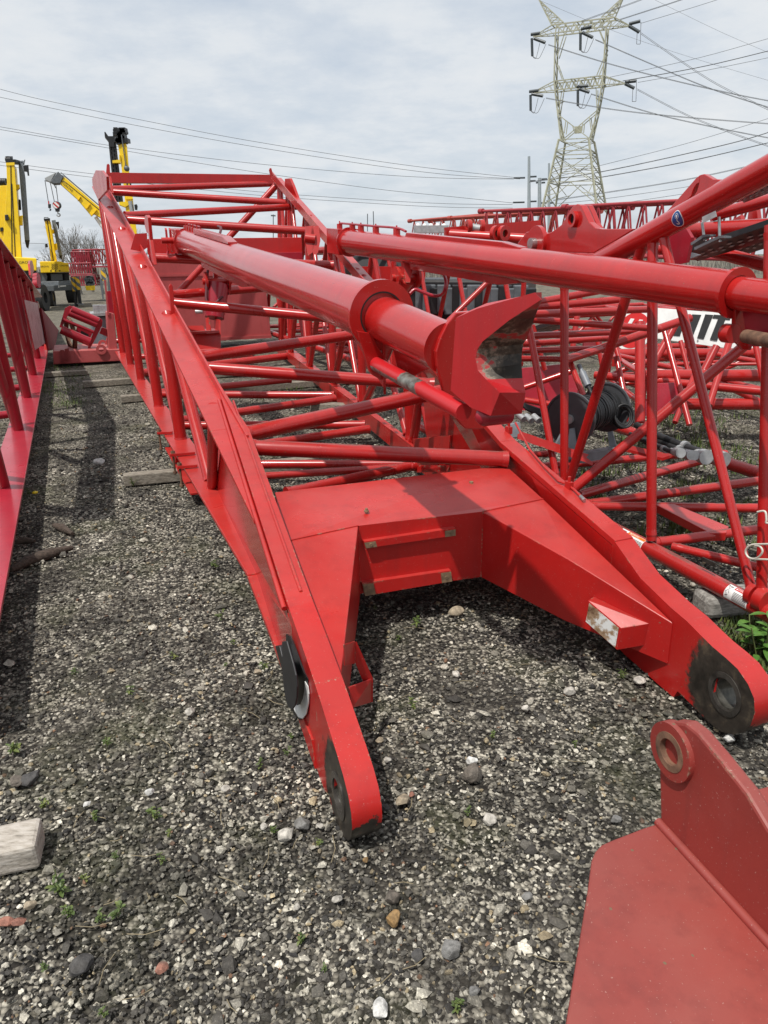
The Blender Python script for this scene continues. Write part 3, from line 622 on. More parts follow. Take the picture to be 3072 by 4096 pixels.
a = rng.uniform(0,2*PI,NS); ca, sa = np.cos(a)[:,None], np.sin(a)[:,None]
V[:,:,0] = base[:,:,0]*ca - base[:,:,1]*sa + px[:,None]; V[:,:,1] = base[:,:,0]*sa + base[:,:,1]*ca + py[:,None]
V[:,:,2] = base[:,:,2] + (sz*.30 - .006)[:,None]
me = bpy.data.meshes.new('gravel'); nf = NS*20
me.vertices.add(NS*12); me.vertices.foreach_set('co', V.reshape(-1)); me.loops.add(nf*3); me.polygons.add(nf)
fi = (if_[None] + (np.arange(NS)*12)[:,None,None]).reshape(-1); me.loops.foreach_set('vertex_index', fi.astype(np.int32))
me.polygons.foreach_set('loop_start', (np.arange(nf)*3).astype(np.int32)); me.polygons.foreach_set('use_smooth', np.zeros(nf, bool)); me.update(calc_edges=True)
pc = np.array([(.020,.019,.019),(.034,.032,.030),(.055,.051,.047),(.095,.089,.080),(.18,.17,.15),(.34,.325,.29),(.52,.50,.45),(.30,.25,.17),(.19,.11,.07)]); pw = np.array([.13,.15,.17,.17,.15,.12,.085,.045,.014])
ci = rng.choice(9, NS, p=pw/pw.sum()); ci = np.where((sz > .013) & (ci < 2), 3, ci); col = pc[ci]*rng.uniform(.75,1.25,(NS,1)); col = np.concatenate([col, np.ones((NS,1))],1)
at = me.color_attributes.new('stone', 'FLOAT_COLOR', 'POINT'); at.data.foreach_set('color', np.repeat(col,12,axis=0).reshape(-1))
m, nt, b = newmat('gravel_stone'); p = pos_(nt); va = nd(nt,'ShaderNodeVertexColor', layer_name='stone')
sp_ = ramp(nt, noise_(nt,p,190,3,.7), [(.35,(.6,.6,.6)),(.60,(1,1,1)),(.72,(2.2,2.2,2.1))])
mm = nd(nt,'ShaderNodeMix',data_type='RGBA',blend_type='MULTIPLY'); mm.inputs[0].default_value = 1; nt.links.new(va.outputs[0], mm.inputs[6]); nt.links.new(sp_, mm.inputs[7])
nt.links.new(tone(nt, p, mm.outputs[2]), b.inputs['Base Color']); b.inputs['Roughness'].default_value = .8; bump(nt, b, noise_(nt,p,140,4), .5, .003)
me.materials.append(m); STONE = m
go = bpy.data.objects.new('gravel', me); C.objects.link(go); tag(go, kind='stuff')
# ---------------------------------------------------------------- text and decals
def text_mesh(txt, size=1.0):
    cu = bpy.data.curves.new('lettering', 'FONT'); cu.body = txt; cu.size = size; cu.align_x = 'CENTER'; cu.align_y = 'CENTER'; cu.resolution_u = 3
    o = bpy.data.objects.new('lettering', cu); C.objects.link(o); bpy.context.view_layer.update()
    me = o.to_mesh(); vs = [V3(v.co) for v in me.vertices]; fs = [tuple(p.vertices) for p in me.polygons]
    o.to_mesh_clear(); bpy.data.objects.remove(o); bpy.data.curves.remove(cu); return vs, fs
def flat_text(txt, c, ex, ey, size, mat, parent, name='lettering', sx=1.0, sh=0.0, lift=.004):
    ex, ey = V3(ex).normalized(), V3(ey).normalized(); n = ex.cross(ey); vs, fs = text_mesh(txt, size)
    return MB().add([V3(c)+ex*(v.x*sx+v.y*sh)+ey*v.y+n*lift for v in vs], fs).build(name, mat, parent)
class Cyl:                                                          # lays flat shapes on a tube's surface
    def __init__(s, p, q, r, at):
        s.p, s.d, s.r = V3(p), (V3(q)-V3(p)).normalized(), r; s.s0 = (V3(at)-s.p).dot(s.d)
        c = s.p + s.d*s.s0; x = (CAM-c); s.x = (x - s.d*x.dot(s.d)).normalized(); s.y = s.x.cross(s.d)
        if s.y.z < 0: s.y = -s.y
    def pt(s, a, t, lift=.001, t0=0.0):
        f = (t+t0)/s.r; return s.p + s.d*(s.s0+a) + (s.x*math.cos(f)+s.y*math.sin(f))*(s.r+lift)
    def patch(s, mb, a0, a1, t0, t1, lift=.001, mi=0, n=8):
        for i in range(n):
            u0, u1 = lerp(t0,t1,i/n), lerp(t0,t1,(i+1)/n)
            mb.add([s.pt(a0,u0,lift), s.pt(a1,u0,lift), s.pt(a1,u1,lift), s.pt(a0,u1,lift)], [(0,1,2,3)], False, mi)
        return mb
    def fan(s, mb, poly, lift=.001, mi=0):
        cx_ = sum(p[0] for p in poly)/len(poly); cy_ = sum(p[1] for p in poly)/len(poly); vs = [s.pt(cx_, cy_, lift)]; K = 3; n = len(poly)
        for k in range(1, K+1): vs += [s.pt(cx_+(x-cx_)*k/K, cy_+(y-cy_)*k/K, lift) for x, y in poly]
        fs = [(0, 1+i, 1+(i+1) % n) for i in range(n)]
        for k in range(K-1): fs += [(1+k*n+i, 1+(k+1)*n+i, 1+(k+1)*n+(i+1) % n, 1+k*n+(i+1) % n) for i in range(n)]
        mb.add(vs, fs, False, mi); return mb
    def text(s, mb, txt, size, a, t, lift=.002, mi=0, flip=1, sx=1.0):
        vs, fs = text_mesh(txt, size); mb.add([s.pt(a+flip*v.x*sx, t+v.y, lift) for v in vs], fs, False, mi); return mb
BLUE = plain('decal_blue', (.012,.07,.24), .35, var=.05); DRED = plain('decal_red', (.55,.02,.02), .4, var=.05); ORG = plain('decal_orange', (.75,.16,.01), .4, var=.05); INK = plain('decal_ink', (.02,.02,.02), .5)
# ---------------------------------------------------------------- right-hand tubular boom section
rb = thing('crane_boom_section', RW(3,.8,0), 'glossy red tubular boom section on the right with a blue hook sticker and black walkway', 'crane boom', 'red crane boom sections in the yard')
def rt(p, q, d=None, r=None, name='brace', mat=None, n=20):
    r = r or d*((p+q)/2-CAM).dot(FW)/F/2; d = (q-p).normalized(); return MB().tube(p, q, r, n=n).tube(p+d*.03, p+d*.06, r*1.14, r*1.02, n=n).tube(q-d*.06, q-d*.03, r*1.02, r*1.14, n=n).build(name, mat or REDT, rb)
c0, c1 = RW(1.35,0,.16), RW(6.2,0,.16)
rt(c0, c1, r=.043, name='bottom_chord'); rt(RW(1.3,1.64,.16), RW(7,1.64,.16), r=.046, name='bottom_chord')
MB().ring(Sp(3060,2400), RA, .058, 0, .05, 30).ring(Sp(3060,2400)+RA*.06, RA, .052, 0, .03, 30).build('joint_sleeve', RED, rb)
t0, t1 = Sp(3400,498), Sp(2340,1080); rt(t0, t1, r=.056, name='top_chord', mat=REDG, n=36)
for (a, b_, d) in (((2258,1120),(2257,1955),33), ((2575,960),(2266,1962),38), ((2611,945),(2605,2160),40), ((2650,935),(3012,2378),38), ((3082,900),(3046,2392),44), ((2100,1215),(2226,1915),28)):
    rt(Sp(*a), Sp(*b_), d)
rt(Sp(2262,1965,.06)-UP*.03, Sp(3130,1255,1.25), 42, name='diagonal_brace')
def zb_(a, b_, d, z=.17, **k): return rt(Zp(*a,z), Zp(*b_,z), d, **k)
zb_((2300,1985),(2900,1815),36); zb_((2330,2020),(3120,1912),38); zb_((2350,2024),(3140,2034),37); zb_((2612,2172),(3140,2104),40); zb_((2690,2186),(3100,2285),36); zb_((2150,1868),(2760,1815),32); zb_((2060,1820),(2200,1815),26)
m = MB(); m.prism([Zp(x,y,.195) for x, y in ((2612,2012),(2690,2012),(2915,2105),(2905,2130),(2840,2132))], -UP*.05); m.build('tie_plate', RED, rb, .004)
# lugs and gussets at the tapered end
c4 = lambda x, y, q=0.0: Sp(2072+x*.6028, 500+y*.6028, q)
gp = [(-10,830),(0,780),(55,712),(110,694),(150,706),(185,722),(225,708),(290,660),(335,585),(358,545),(390,524),(418,532),(440,575),(472,645),(512,682),(560,690),(775,688),(640,770),(500,850),(300,845),(100,835)]
MB().prism([c4(x,y,.03) for x, y in gp], RN*.04).build('end_gusset', REDG, rb, .004)
MB().prism([c4(x,y,.17) for x, y in ((380,640),(425,560),(450,530),(470,532),(492,580),(520,650),(545,690),(380,690))], RN*.03).build('end_gusset', REDG, rb, .004)
eb = MB().ring(c4(375,625,.03), RN, .045, .030, .05, 36).build('pin_eye', REDG, rb, .004)
MB().ring(c4(375,625,.035), RN, .030, 0, .02, 30).build('bore', gapm, eb)
db = MB().ring(c4(125,785,.02), RN, .105, 0, .03, 36).build('end_lobe', REDG, rb, .003); MB().ring(c4(106,787,.0), RN, .034, 0, .06, 28).build('pin', STL, rb, .006)
c7 = lambda x, y, q=.02: Sp(2600+x*.2845, 600+y*.2845, q)
MB().prism([c7(*p) for p in ((215,880),(265,830),(500,560),(640,400),(700,350),(690,462),(655,480),(620,530),(595,590),(575,650),(540,690),(400,790))], RN*.03).prism([c7(*p) for p in ((700,350),(755,338),(800,362),(880,410),(955,412),(978,432),(960,470),(800,570),(640,640),(612,652),(655,585),(675,520),(690,462))], RN*.03).build('lifting_lug', REDG, rb, .003)
# hook sticker
cy = Cyl(t1, t0, .056, Sp(2741,832)); m = MB()
dr = [(.027*math.cos(a)*(1-.0*math.sin(a)), .036*math.sin(a)) for a in [2*PI*i/28 for i in range(28)]]
dr = [(x*1.25*(1-.15*max(0,y)/.036), y*1.12) for x, y in dr]; tl = lambda P, k=.30: [(x*math.cos(k)+y*math.sin(k), -x*math.sin(k)+y*math.cos(k)) for x, y in P]
cy.fan(m, tl(dr), .0008, 0); cy.fan(m, tl([(x*.9,y*.9) for x, y in dr]), .0016, 1)
rg = [2*PI*i/16 for i in range(16)]
cy.fan(m, tl([(.011*math.cos(a), .014+.0125*math.sin(a)) for a in rg]), .0022, 0); cy.fan(m, tl([(.0088*math.cos(a), .014+.0105*math.sin(a)) for a in rg]), .0028, 1)
cy.fan(m, tl([(-.0025,.006),(.0025,.006),(.0025,.014),(.006,.014),(0,.021),(-.006,.014),(-.0025,.014)]), .0034, 0)
hk = [(0,.001),(.0,-.006),(.004,-.010),(.007,-.016),(.004,-.022),(-.003,-.022),(-.007,-.017)]
for (x0,y0),(x1,y1) in zip(hk[:-1],hk[1:]):
    dx, dy = x1-x0, y1-y0; L = math.hypot(dx,dy); nx_, ny_ = -dy/L*.0018, dx/L*.0018
    cy.fan(m, tl([(x0+nx_,y0+ny_),(x1+nx_,y1+ny_),(x1-nx_,y1-ny_),(x0-nx_,y0-ny_)]), .0026, 0)
m.build('hook_sticker', [WHT, BLUE], rb)
# chord labels
def label(at, L, H, band, head, mirror=1):
    cy = Cyl(c0, c1, .043, at); m = MB(); fl = -1
    cy.patch(m, -L/2, L/2, -H/2, H/2, .0008, 0, 10); cy.patch(m, -L/2+.002, L/2-L*.30, H/2-.018, H/2-.002, .0014, 1, 3)
    cy.text(m, head, .0125, L*-.06, H/2-.010, .002, 0, fl)
    for k in range(7): cy.patch(m, -L/2+.006, L*.14, -H/2+.006+k*.006, -H/2+.0085+k*.006, .0014, 2, 1)
    for (x0,y0),(x1,y1) in (((.30,.4),(.46,-.1)),((.46,.4),(.30,-.1)),((.28,.36),(.48,.36)),((.33,-.2),(.44,-.3)),((.36,-.35),(.42,-.1))):
        dx, dy = (x1-x0)*L, (y1-y0)*H; l = math.hypot(dx,dy); nx_, ny_ = -dy/l*.0013, dx/l*.0013
        cy.fan(m, [(x0*L+nx_,y0*H+ny_),(x1*L+nx_,y1*H+ny_),(x1*L-nx_,y1*H-ny_),(x0*L-nx_,y0*H-ny_)], .0016, 2)
    return m.build('warning_label', [WHT, band, INK], rb)
label(Sp(2968,2395), .135, .074, DRED, '\u25B2DANGER'); label(Sp(2540,2178), .20, .074, ORG, '\u25B2WARNING')
MB().prism([Sp(x,y,-.03) for x, y in ((2809,2228),(2861,2252),(2861,2270),(2808,2244))], RN*.004).build('small_plate', DSTL, rb)
pn = [Sp(x,y,-.06) for x, y in ((3110,2176),(3040,2177),(3005,2180),(2986,2195),(2983,2212),(2995,2230),(3018,2235),(3038,2225),(3050,2205),(3040,2186),(3020,2182))]
MB().path(smooth_path(pn), .0045, 8).path([Sp(3010,2236,-.06), Sp(3110,2240,-.06)], .0045, 8).path(smooth_path([Sp(x,y,-.06) for x, y in ((3030,2048),(3060,2046),(3066,2080),(3066,2092),(3110,2096))]), .0045, 8).build('safety_pin', plain('cream_wire',(.6,.58,.5),.4), rb)
# nameplate and walkway clamps
MB().prism([Sp(x,y,-.05) for x, y in ((2808,868),(2861,843),(2866,866),(2810,892))], RN*.003).build('nameplate', GALV, rb)
for pts in (((2808,890),(2814,935),(2818,962)), ((2876,868),(2877,905),(2879,968))): MB().path([Sp(x,y,.0) for x, y in pts], .006, 8).build('j_bolt', STL, rb)
m = MB(); m.prism([Sp(x,y,-.02) for x, y in ((2762,972),(2812,938),(2834,938),(2834,945),(2816,948),(2764,982))], RN*.04); m.prism([Sp(x,y,-.02) for x, y in ((2776,990),(2876,943),(2896,944),(2896,952),(2880,952),(2778,1000))], RN*.04); m.build('walkway_clamp', GREY, rb)
def plank(qd, q=.5, nh=9):
    P = [Sp(x, y, q+dq) for x, y, dq in qd]; n = (P[1]-P[0]).cross(P[3]-P[0]).normalized()
    o = MB().prism(P, n*.03).build('walkway_plank', BLK, rb); m = MB(); sgn = 1 if n.dot(CAM-P[0]) > 0 else -1
    for row in (.3,.55):
        for i in range(nh):
            c_ = P[0].lerp(P[1], (i+.5)/nh).lerp(P[3].lerp(P[2], (i+.5)/nh), row+.1*(i % 2)) + n*(sgn*.034 if sgn>0 else -.004); e = (P[1]-P[0])/nh*.30; f_ = (P[3]-P[0])*.07
            m.prism([c_-e, c_-f_, c_+e, c_+f_], n*.002*sgn)
    m.build('grip_hole', WHT if False else GALV, o); return o
plank(((2735,1015,0),(3110,890,0),(3110,950,.2),(2790,1045,.2)), .5); plank(((2860,1000,.3),(3110,918,.3),(3110,978,.5),(2900,1045,.5)), .6)
plank(((2960,790,0),(3110,720,0),(3110,760,.2),(2975,812,.2)), .35, 6); plank(((2095,1330,0),(2240,1290,0),(2245,1315,.2),(2110,1352,.2)), .9, 6)
MB().prism([Sp(x,y,.5) for x, y in ((2735,1012),(2752,1006),(2800,1020),(2728,1046),(2720,1044))], RN*.01).build('plank_end', LGREY, rb)
for a, b_, d in (((2700,925),(3120,905),62), ((2740,975),(3120,1075),50), ((2860,860),(3120,790),48), ((2640,1000),(2800,960),40)): rt(Sp(*a,.75), Sp(*b_,.75), d)
MB().prism([Sp(x,y,.3) for x, y in ((2650,930),(2745,915),(2765,950),(2745,1050),(2700,1060))], RN*.02).build('end_gusset', REDM, rb)
MB().prism([Sp(x,y,.9) for x, y in ((2910,890),(2960,860),(2966,880),(2972,905),(2915,910))], RN*.03).prism([Sp(x,y,.9) for x, y in ((2985,905),(2995,830),(3025,825),(3035,905))], RN*.03).build('saddle_lug', REDG, rb, .003)
# tubes of its inner faces, seen between the near struts
def dt(a, b_, w, d0, d1=None, root=None, name='brace', mat=None):
    P, Q = Dp(*a, d0), Dp(*b_, d1 or d0); return MB().tube(P, Q, w*((d0+(d1 or d0))/2)/F/2, n=16).build(name, mat or REDT, root or rb)
for a, b_, w, d0, d1 in (((2120,1215),(2420,1158),30,4.9,5.2), ((2110,1232),(2500,1196),30,4.9,5.2), ((2110,1257),(2620,1236),29,4.7,5.3), ((2110,1277),(2640,1316),27,4.9,5.3), ((2100,1344),(2560,1324),26,5,5.6), ((2080,1376),(2480,1350),23,5.2,5.7), ((2080,1403),(2395,1393),24,5.1,5.5), ((2260,1440),(2403,1394),34,5.1,5.4), ((2403,1394),(2760,1272),34,5.4,5.6), ((2070,1434),(2280,1437),24,5.2,5.4), ((2281,1450),(2350,1625),24,5.2,5.0), ((2466,1428),(2522,1700),22,5.5,5.3)): dt(a, b_, w, d0, d1)
# ---------------------------------------------------------------- reel, hoses and couplings on the right-hand boom
rl = thing('cable_reel', Dp(2350,1690,4.9), 'grey metal reel wound with black cable inside the right-hand boom', 'cable reel')
ra, rbb = Dp(2281,1676,4.75), Dp(2425,1628,5.15); rx = (rbb-ra).normalized()
for P in (ra, rbb): f_ = MB().ring(P, rx, .172, 0, .012, 48).ring(P-rx*.004, rx, .178, .166, .02, 48).build('flange', plain('dark_reel_paint',(.06,.063,.068),.4), rl); MB().ring(P-rx*.015, rx, .03, 0, .03, 20).build('hub', GALV, f_)
m = MB()
for k in range(34): m.ring(ra.lerp(rbb, .05+.90*k/33), rx, .124+.0035*(k % 2)+.004*math.sin(k*.7), 0, (rbb-ra).length/33, 36)
m.build('cable_winding', RUB, rl)
m = MB(); b0, b1 = Dp(2290,1835,4.75), Dp(2455,1805,5.15)
m.bar(b0, b1, .07, .06); m.prism([Dp(x,y,4.72) for x, y in ((2278,1715),(2296,1712),(2312,1830),(2270,1840),(2262,1835))], rx*.012); m.prism([Dp(x,y,5.2) for x, y in ((2425,1690),(2440,1690),(2468,1800),(2440,1806))], rx*.012); m.bar(Dp(2212,1812,4.75), Dp(2262,1715,4.72), .02, .03); m.build('stand', LGREY, rl)
cl = MB()
for k in range(7):
    c_ = Dp(2500+random.uniform(-6,6), 1668+random.uniform(-6,6), 5.0); rr = random.uniform(.06,.085)
    cl.path([c_+V3((math.cos(a)*rr*.85, math.sin(a)*.03+k*.012, math.sin(a)*rr)) for a in [2*PI*i/22 for i in range(23)]], .008, 6)
tag(cl.build('cable_coil', RUB), 'black cable looped in a loose coil beside the grey reel', 'cable coil')
def hose(pts, d0, d1, r, label, name='hydraulic_hose'):
    n = len(pts); P = smooth_path([Dp(x, y, lerp(d0, d1, i/(n-1))) for i, (x, y) in enumerate(pts)])
    t = thing(name, P[-1], label, 'hose', 'hoses ending in steel couplings by the reel'); MB().path(P, r, 10).build('hose', RUB, t)
    e = (P[-1]-P[-3]).normalized(); MB().tube(P[-1]-e*.03, P[-1]+e*.07, r*1.8, n=18).ring(P[-1]+e*.05, e, r*2.2, 0, .05, 20).build('coupling', GALV, t, .002)
    MB().ring(P[-6], (P[-5]-P[-7]).normalized(), r*1.5, 0, .03, 16).build('clamp', GALV, t); return t
hose(((2545,1700),(2640,1745),(2740,1785),(2860,1828)), 5.0, 4.3, .022, 'thick black hose with the largest steel coupling at its near end')
hose(((2560,1725),(2640,1765),(2720,1800),(2800,1822)), 5.0, 4.3, .020, 'black hose with wide coupling, left of the largest one')
hose(((2540,1735),(2620,1775),(2690,1805),(2755,1818)), 4.9, 4.3, .013, 'thin black hose ending rightmost of three slim couplings')
hose(((2530,1740),(2600,1778),(2660,1800),(2735,1815)), 4.85, 4.25, .013, 'thin black hose ending in middle of three slim couplings')
hose(((2520,1735),(2600,1770),(2655,1795),(2705,1808)), 4.8, 4.2, .013, 'thin black hose ending leftmost of three slim couplings')
hb = thing('hydraulic_manifold', Dp(2110,1690,4.9), 'block of grey hydraulic fittings and black hoses left of the reel', 'hydraulic fitting')
m = MB()
for k in range(4): m.path(smooth_path([Dp(2078+k*8,1612+k*7,5.0), Dp(2130+k*6,1630+k*8,5.0), Dp(2240,1668+k*6,5.0)]), .012, 8)
m.build('hose', RUB, hb); m = MB()
for x, y in ((2088,1672),(2118,1678),(2148,1678)): m.tube(Dp(x-14,y-14,4.9), Dp(x+8,y+6,4.85), .022, n=16)
m.build('coupling', GALV, hb); MB().prism([Dp(x,y,4.85) for x, y in ((2040,1700),(2080,1690),(2085,1745),(2045,1750))], A*.03).build('mounting_plate', LGREY, hb)
m = MB(); m.prism([Dp(x,y,4.6) for x, y in ((2072,1738),(2345,1830),(2372,1850),(2370,1862),(2340,1848),(2072,1756))], A*.006); m.prism([Dp(x,y,4.6) for x, y in ((2072,1738),(2085,1726),(2355,1818),(2345,1830))], A*.004); m.build('support_angle', RED, rb); MB().prism([Dp(x,y,5.1) for x, y in ((2464,1786),(2520,1782),(2690,1818),(2650,1832))], -UP*.02).build('support_angle', RED, rb)
cs = thing('cable_connector', Dp(2340,1510,5.2), 'grey cylindrical connector hanging above the reel', 'connector')
e = (Dp(2362,1565,5.1)-Dp(2315,1460,5.2)).normalized(); P = Dp(2315,1460,5.2)
MB().tube(P, P+e*.10, .016, n=18).tube(P+e*.07, P+e*.19, .026, n=20).build('body', LGREY, cs); MB().path(smooth_path([P+e*.2, P+e*.3, Dp(2390,1625,5.2)]), .014, 8).build('cable', RUB, cs)
# ---------------------------------------------------------------- left boom section
lb = thing('crane_boom_section', W(6,-.7,0), 'crimson boom section cut by the left edge with a scratched white sign plate', 'crane boom', 'red crane boom sections in the yard')
def lt(p, q, r, **k): return MB().tube(p, q, r, n=18).build('brace', k.get('mat', REDM), lb)
REDL = paint('red_paint_crimson', (.40,.012,.032), (.33,.010,.028), .30, .25, .08, .06, coat=.2)
zL = lambda u: 1.886 - .0935*(u-7.84) if u > 7.84 else 1.886 - .16*(7.84-u)
MB().hexa([W(2.6,-.70,.2),W(16.3,-.70,.2),W(16.3,-.472,.2),W(2.6,-.472,.2)], [W(2.6,-.70,.222),W(16.3,-.70,.222),W(16.3,-.472,.222),W(2.6,-.472,.222)]).hexa([W(2.6,-.70,.06),W(16.3,-.70,.06),W(16.3,-.685,.06),W(2.6,-.685,.06)], [W(2.6,-.70,.2),W(16.3,-.70,.2),W(16.3,-.685,.2),W(2.6,-.685,.2)]).build('bottom_chord', REDL, lb, .003)
m = MB()
for a, b_ in ((4.7,7.84),(7.84,17)):
    m.hexa([W(a,-.72,zL(a)),W(b_,-.72,zL(b_)),W(b_,-.50,zL(b_)),W(a,-.50,zL(a))], [W(a,-.72,zL(a)+.02),W(b_,-.72,zL(b_)+.02),W(b_,-.50,zL(b_)+.02),W(a,-.50,zL(a)+.02)])
    m.hexa([W(a,-.70,zL(a)-.2),W(b_,-.70,zL(b_)-.2),W(b_,-.68,zL(b_)-.2),W(a,-.68,zL(a)-.2)], [W(a,-.70,zL(a)),W(b_,-.70,zL(b_)),W(b_,-.68,zL(b_)),W(a,-.68,zL(a))])
m.build('top_chord', REDM, lb, .003)
ln = [5.37,7.33,9.2,11.14,13.17,15.27]
for i, u in enumerate(ln):
    lt(W(u,-.60,.22), W(max(4.8,u-.6),-.60,zL(max(4.8,u-.6))), .046); 
    lt(W(u+.28,-.64,.22), W(max(4.8,u-1.35),-.62,zL(max(4.8,u-1.35))), .040, mat=REDL)
for i in range(5): lt(W(ln[i]+1,-.7,.2), W(ln[i]+.2,-2.6,.25), .04)
for i in range(1,6): lt(W(ln[i],-.7,zL(ln[i])-.05), W(ln[i]-.8,-2.7,zL(ln[i])-.05), .045)
MB().prism([W(2.6,-2.7,.2),W(16,-2.7,.2),W(16,-2.6,.2),W(2.6,-2.6,.2)], UP*.1).build('bottom_chord', REDL, lb)
sg, nt, b = newmat('scratched_white_plate'); p = pos_(nt); st = nd(nt,'ShaderNodeMapping'); st.inputs['Scale'].default_value = (6,6,1.2); nt.links.new(p, st.inputs[0])
nt.links.new(ramp(nt, noise_(nt, st.outputs[0], 5, 8, .7), [(.38,(.10,.05,.06)),(.46,(.34,.20,.22)),(.54,(.52,.45,.46)),(.66,(.62,.60,.60))]), b.inputs['Base Color']); b.inputs['Roughness'].default_value = .4
pv_ = -.46
sp4 = [Vp(x,y,pv_) for x, y in ((98,1199),(150,1212),(182,1372),(141,1400))]
o = MB().prism(sp4, -B*.004).build('sign_plate', sg, lb)
MB().prism([Vp(x,y,pv_+.004) for x, y in ((150,1206),(154,1206),(192,1374),(184,1378))], -B*.02).build('plate_edge', REDG, lb)
MB().prism([Vp(x,y,-.42) for x, y in ((165,1231),(190,1262),(248,1338),(252,1346),(216,1398),(196,1402),(178,1300))], -B*.03).build('foot_leg', REDK, lb, .003)
MB().prism([W(uvz(q)[0],-.50,uvz(q)[2]) for q in [Vp(x,y,-.50) for x, y in ((124,1100),(119,1055),(122,1042),(128,1042),(135,1065),(136,1085),(128,1100),(130,1112))]], -B*.03).build('lifting_lug', RED, lb, .003)
m = MB()
for k, y in enumerate((1108,1122,1136)): m.ring(Vp(146,y,-.49), V3((1,0,.1)), .07, 0, .08, 20)
m.build('pin_stack', REDM, lb)
MB().prism([Vp(x,y,-.45) for x, y in ((186,1330),(205,1330),(203,1370),(190,1400))], -B*.05).build('pin_bracket', RED, lb)
# ---------------------------------------------------------------- bracket in the near right corner
br = thing('steel_bracket', Zp(2700,3700,.0), 'chalky faded red steel bracket with a pin eye in the bottom right corner', 'steel bracket')
zB = .40
ot = [Zp(x,y,zB) for x, y in ((2637,3290),(2575,3310),(2450,3358),(2405,3378),(2380,3405),(2366,3440),(2358,3500),(2350,3560),(2262,4096),(2180,4600))]
ot = ot + [ot[-1]+V3((1.6,.1,0)), Zp(2985,3166,zB)+V3((1.2,.35,0)), Zp(2985,3166,zB)]
MB().prism(ot, -UP*.022).build('base_plate', REDP, br, .005)
b0, b1 = Zp(2640,3290,zB), Zp(3072,3762,zB); nb = (b1-b0).cross(UP).normalized()
if nb.dot(CAM-b0) < 0: nb = -nb
def Bp(x, y, o=0.0): return onpl(x, y, nb, nb.dot(b0)+o)
dd = (b1-b0).normalized()
cpx = Bp(2697,3003); 
pr = [b0, Bp(2635,3050), Bp(2634,2985), Bp(2642,2940), Bp(2662,2905), Bp(2695,2886), Bp(2740,2892), Bp(2790,2932), Bp(2880,3040), Bp(2985,3172), Bp(3072,3318)]
e0 = pr[-1]; pr += [e0+dd*1.0-UP*.05, b0+dd*2.2]
MB().prism(pr, -nb*.034).build('upright_plate', REDP, br, .007)
m = MB(); m.ring(cpx+nb*.0, nb, .066, .036, .026, 44); o = m.build('eye_boss', REDP, br, .01); MB().ring(cpx-nb*.015, nb, .0375, .030, .05, 36).ring(cpx+nb*.0115,nb,.045,.030,.006,36).build('rusty_bore', RST, o)
MB().path([b0+UP*.004+nb*.006, b0.lerp(b1,.33)+UP*.004+nb*.006, b0.lerp(b1,.66)+UP*.004+nb*.006, b1+UP*.004+nb*.006, b1+dd*.8+UP*.004], .011, 8).build('weld_bead', REDP, br)
# ---------------------------------------------------------------- timbers
def wood(name, c1, c2, sc=3.0):
    m, nt, b = newmat(name); p = pos_(nt); mp = nd(nt,'ShaderNodeMapping'); mp.inputs['Scale'].default_value = (2.2*sc,9*sc,9*sc); mp.inputs['Rotation'].default_value = (0,0,-.39); nt.links.new(p, mp.inputs[0])
    n = noise_(nt, mp.outputs[0], 3, 8, .65); nt.links.new(ramp(nt, n, [(.30,tuple(x*.45 for x in c1)),(.46,c1),(.62,c2),(.75,tuple(x*.8 for x in c1))]), b.inputs['Base Color']); b.inputs['Roughness'].default_value = .85; bump(nt, b, n, .6, .006); return m
WOOD = wood('weathered_timber', (.19,.165,.13), (.30,.27,.22)); WPALE = wood('pale_timber', (.36,.32,.27), (.48,.44,.39)); WDARK = wood('dark_timber', (.05,.035,.025), (.09,.065,.05))
def timber(P, d, L, wd, h, label, mat=WOOD, bev=.008):
    d = V3(d); d.z = 0; d.normalize(); s_ = V3((d.y,-d.x,0)); P = V3(P); P.z = max(P.z, -.02)
    if s_.dot(FW) < 0: s_ = -s_
    q = [P, P+d*L, P+d*L+s_*wd, P+s_*wd]; o = MB().hexa(q, [x+UP*h for x in q]).build('timber', mat, None, bev); return tag(o, label, 'timber', 'timbers on the gravel')
timber(Zp(163,3475,0), Zp(0,3512,0)-Zp(163,3475,0), 1.3, .125, .085, 'sawn pale timber end in the bottom left corner, half shaded', WPALE, .012)
timber(Zp(497,1948,0), Zp(715,1927,0)-Zp(497,1948,0), 1.6, .10, .09, 'grey timber under the clamp of the central boom')
timber(Zp(486,1613,0), B, 3.2, .12, .085, 'light timber under the middle of the central boom')
timber(Zp(334,1552,0), B, 3.2, .14, .085, 'long brown-grey timber jutting out left under the central boom')
timber(Zp(180,1510,0), Zp(313,1502,0)-Zp(180,1510,0), .62, .14, .07, 'dark grey timber across the path before the red base frame')
timber(Zp(1240,1655,0)+B*0, B+A*-.9, .8, .14, .12, 'short squared timber under the right chord of the central boom', WOOD)
timber(Zp(2827,2486,0), Zp(2951,2473,0)-Zp(2827,2486,0), .42, .15, .115, 'rounded grey timber end under the labelled chord of the right-hand boom', wood('silver_timber',(.20,.19,.17),(.34,.33,.30)), .03)
def debris(pts, r, label):
    P = [Zp(x,y,.015) for x, y in pts]; tag(MB().path(P, r, 6, rs=[r*.5]+[r]*(len(P)-2)+[r*.4]).build('wood_debris', WDARK), label, 'wood scrap', 'rotten wood scraps')
debris(((45,2280),(110,2245),(200,2215),(290,2190)), .035, 'long dark rotten plank scrap lying beside the left boom'); debris(((58,2170),(100,2162),(140,2165)), .025, 'short rotten wood scrap touching the left boom edge'); debris(((215,2100),(250,2112),(290,2135)), .03, 'short dark wood scrap right of the left boom')
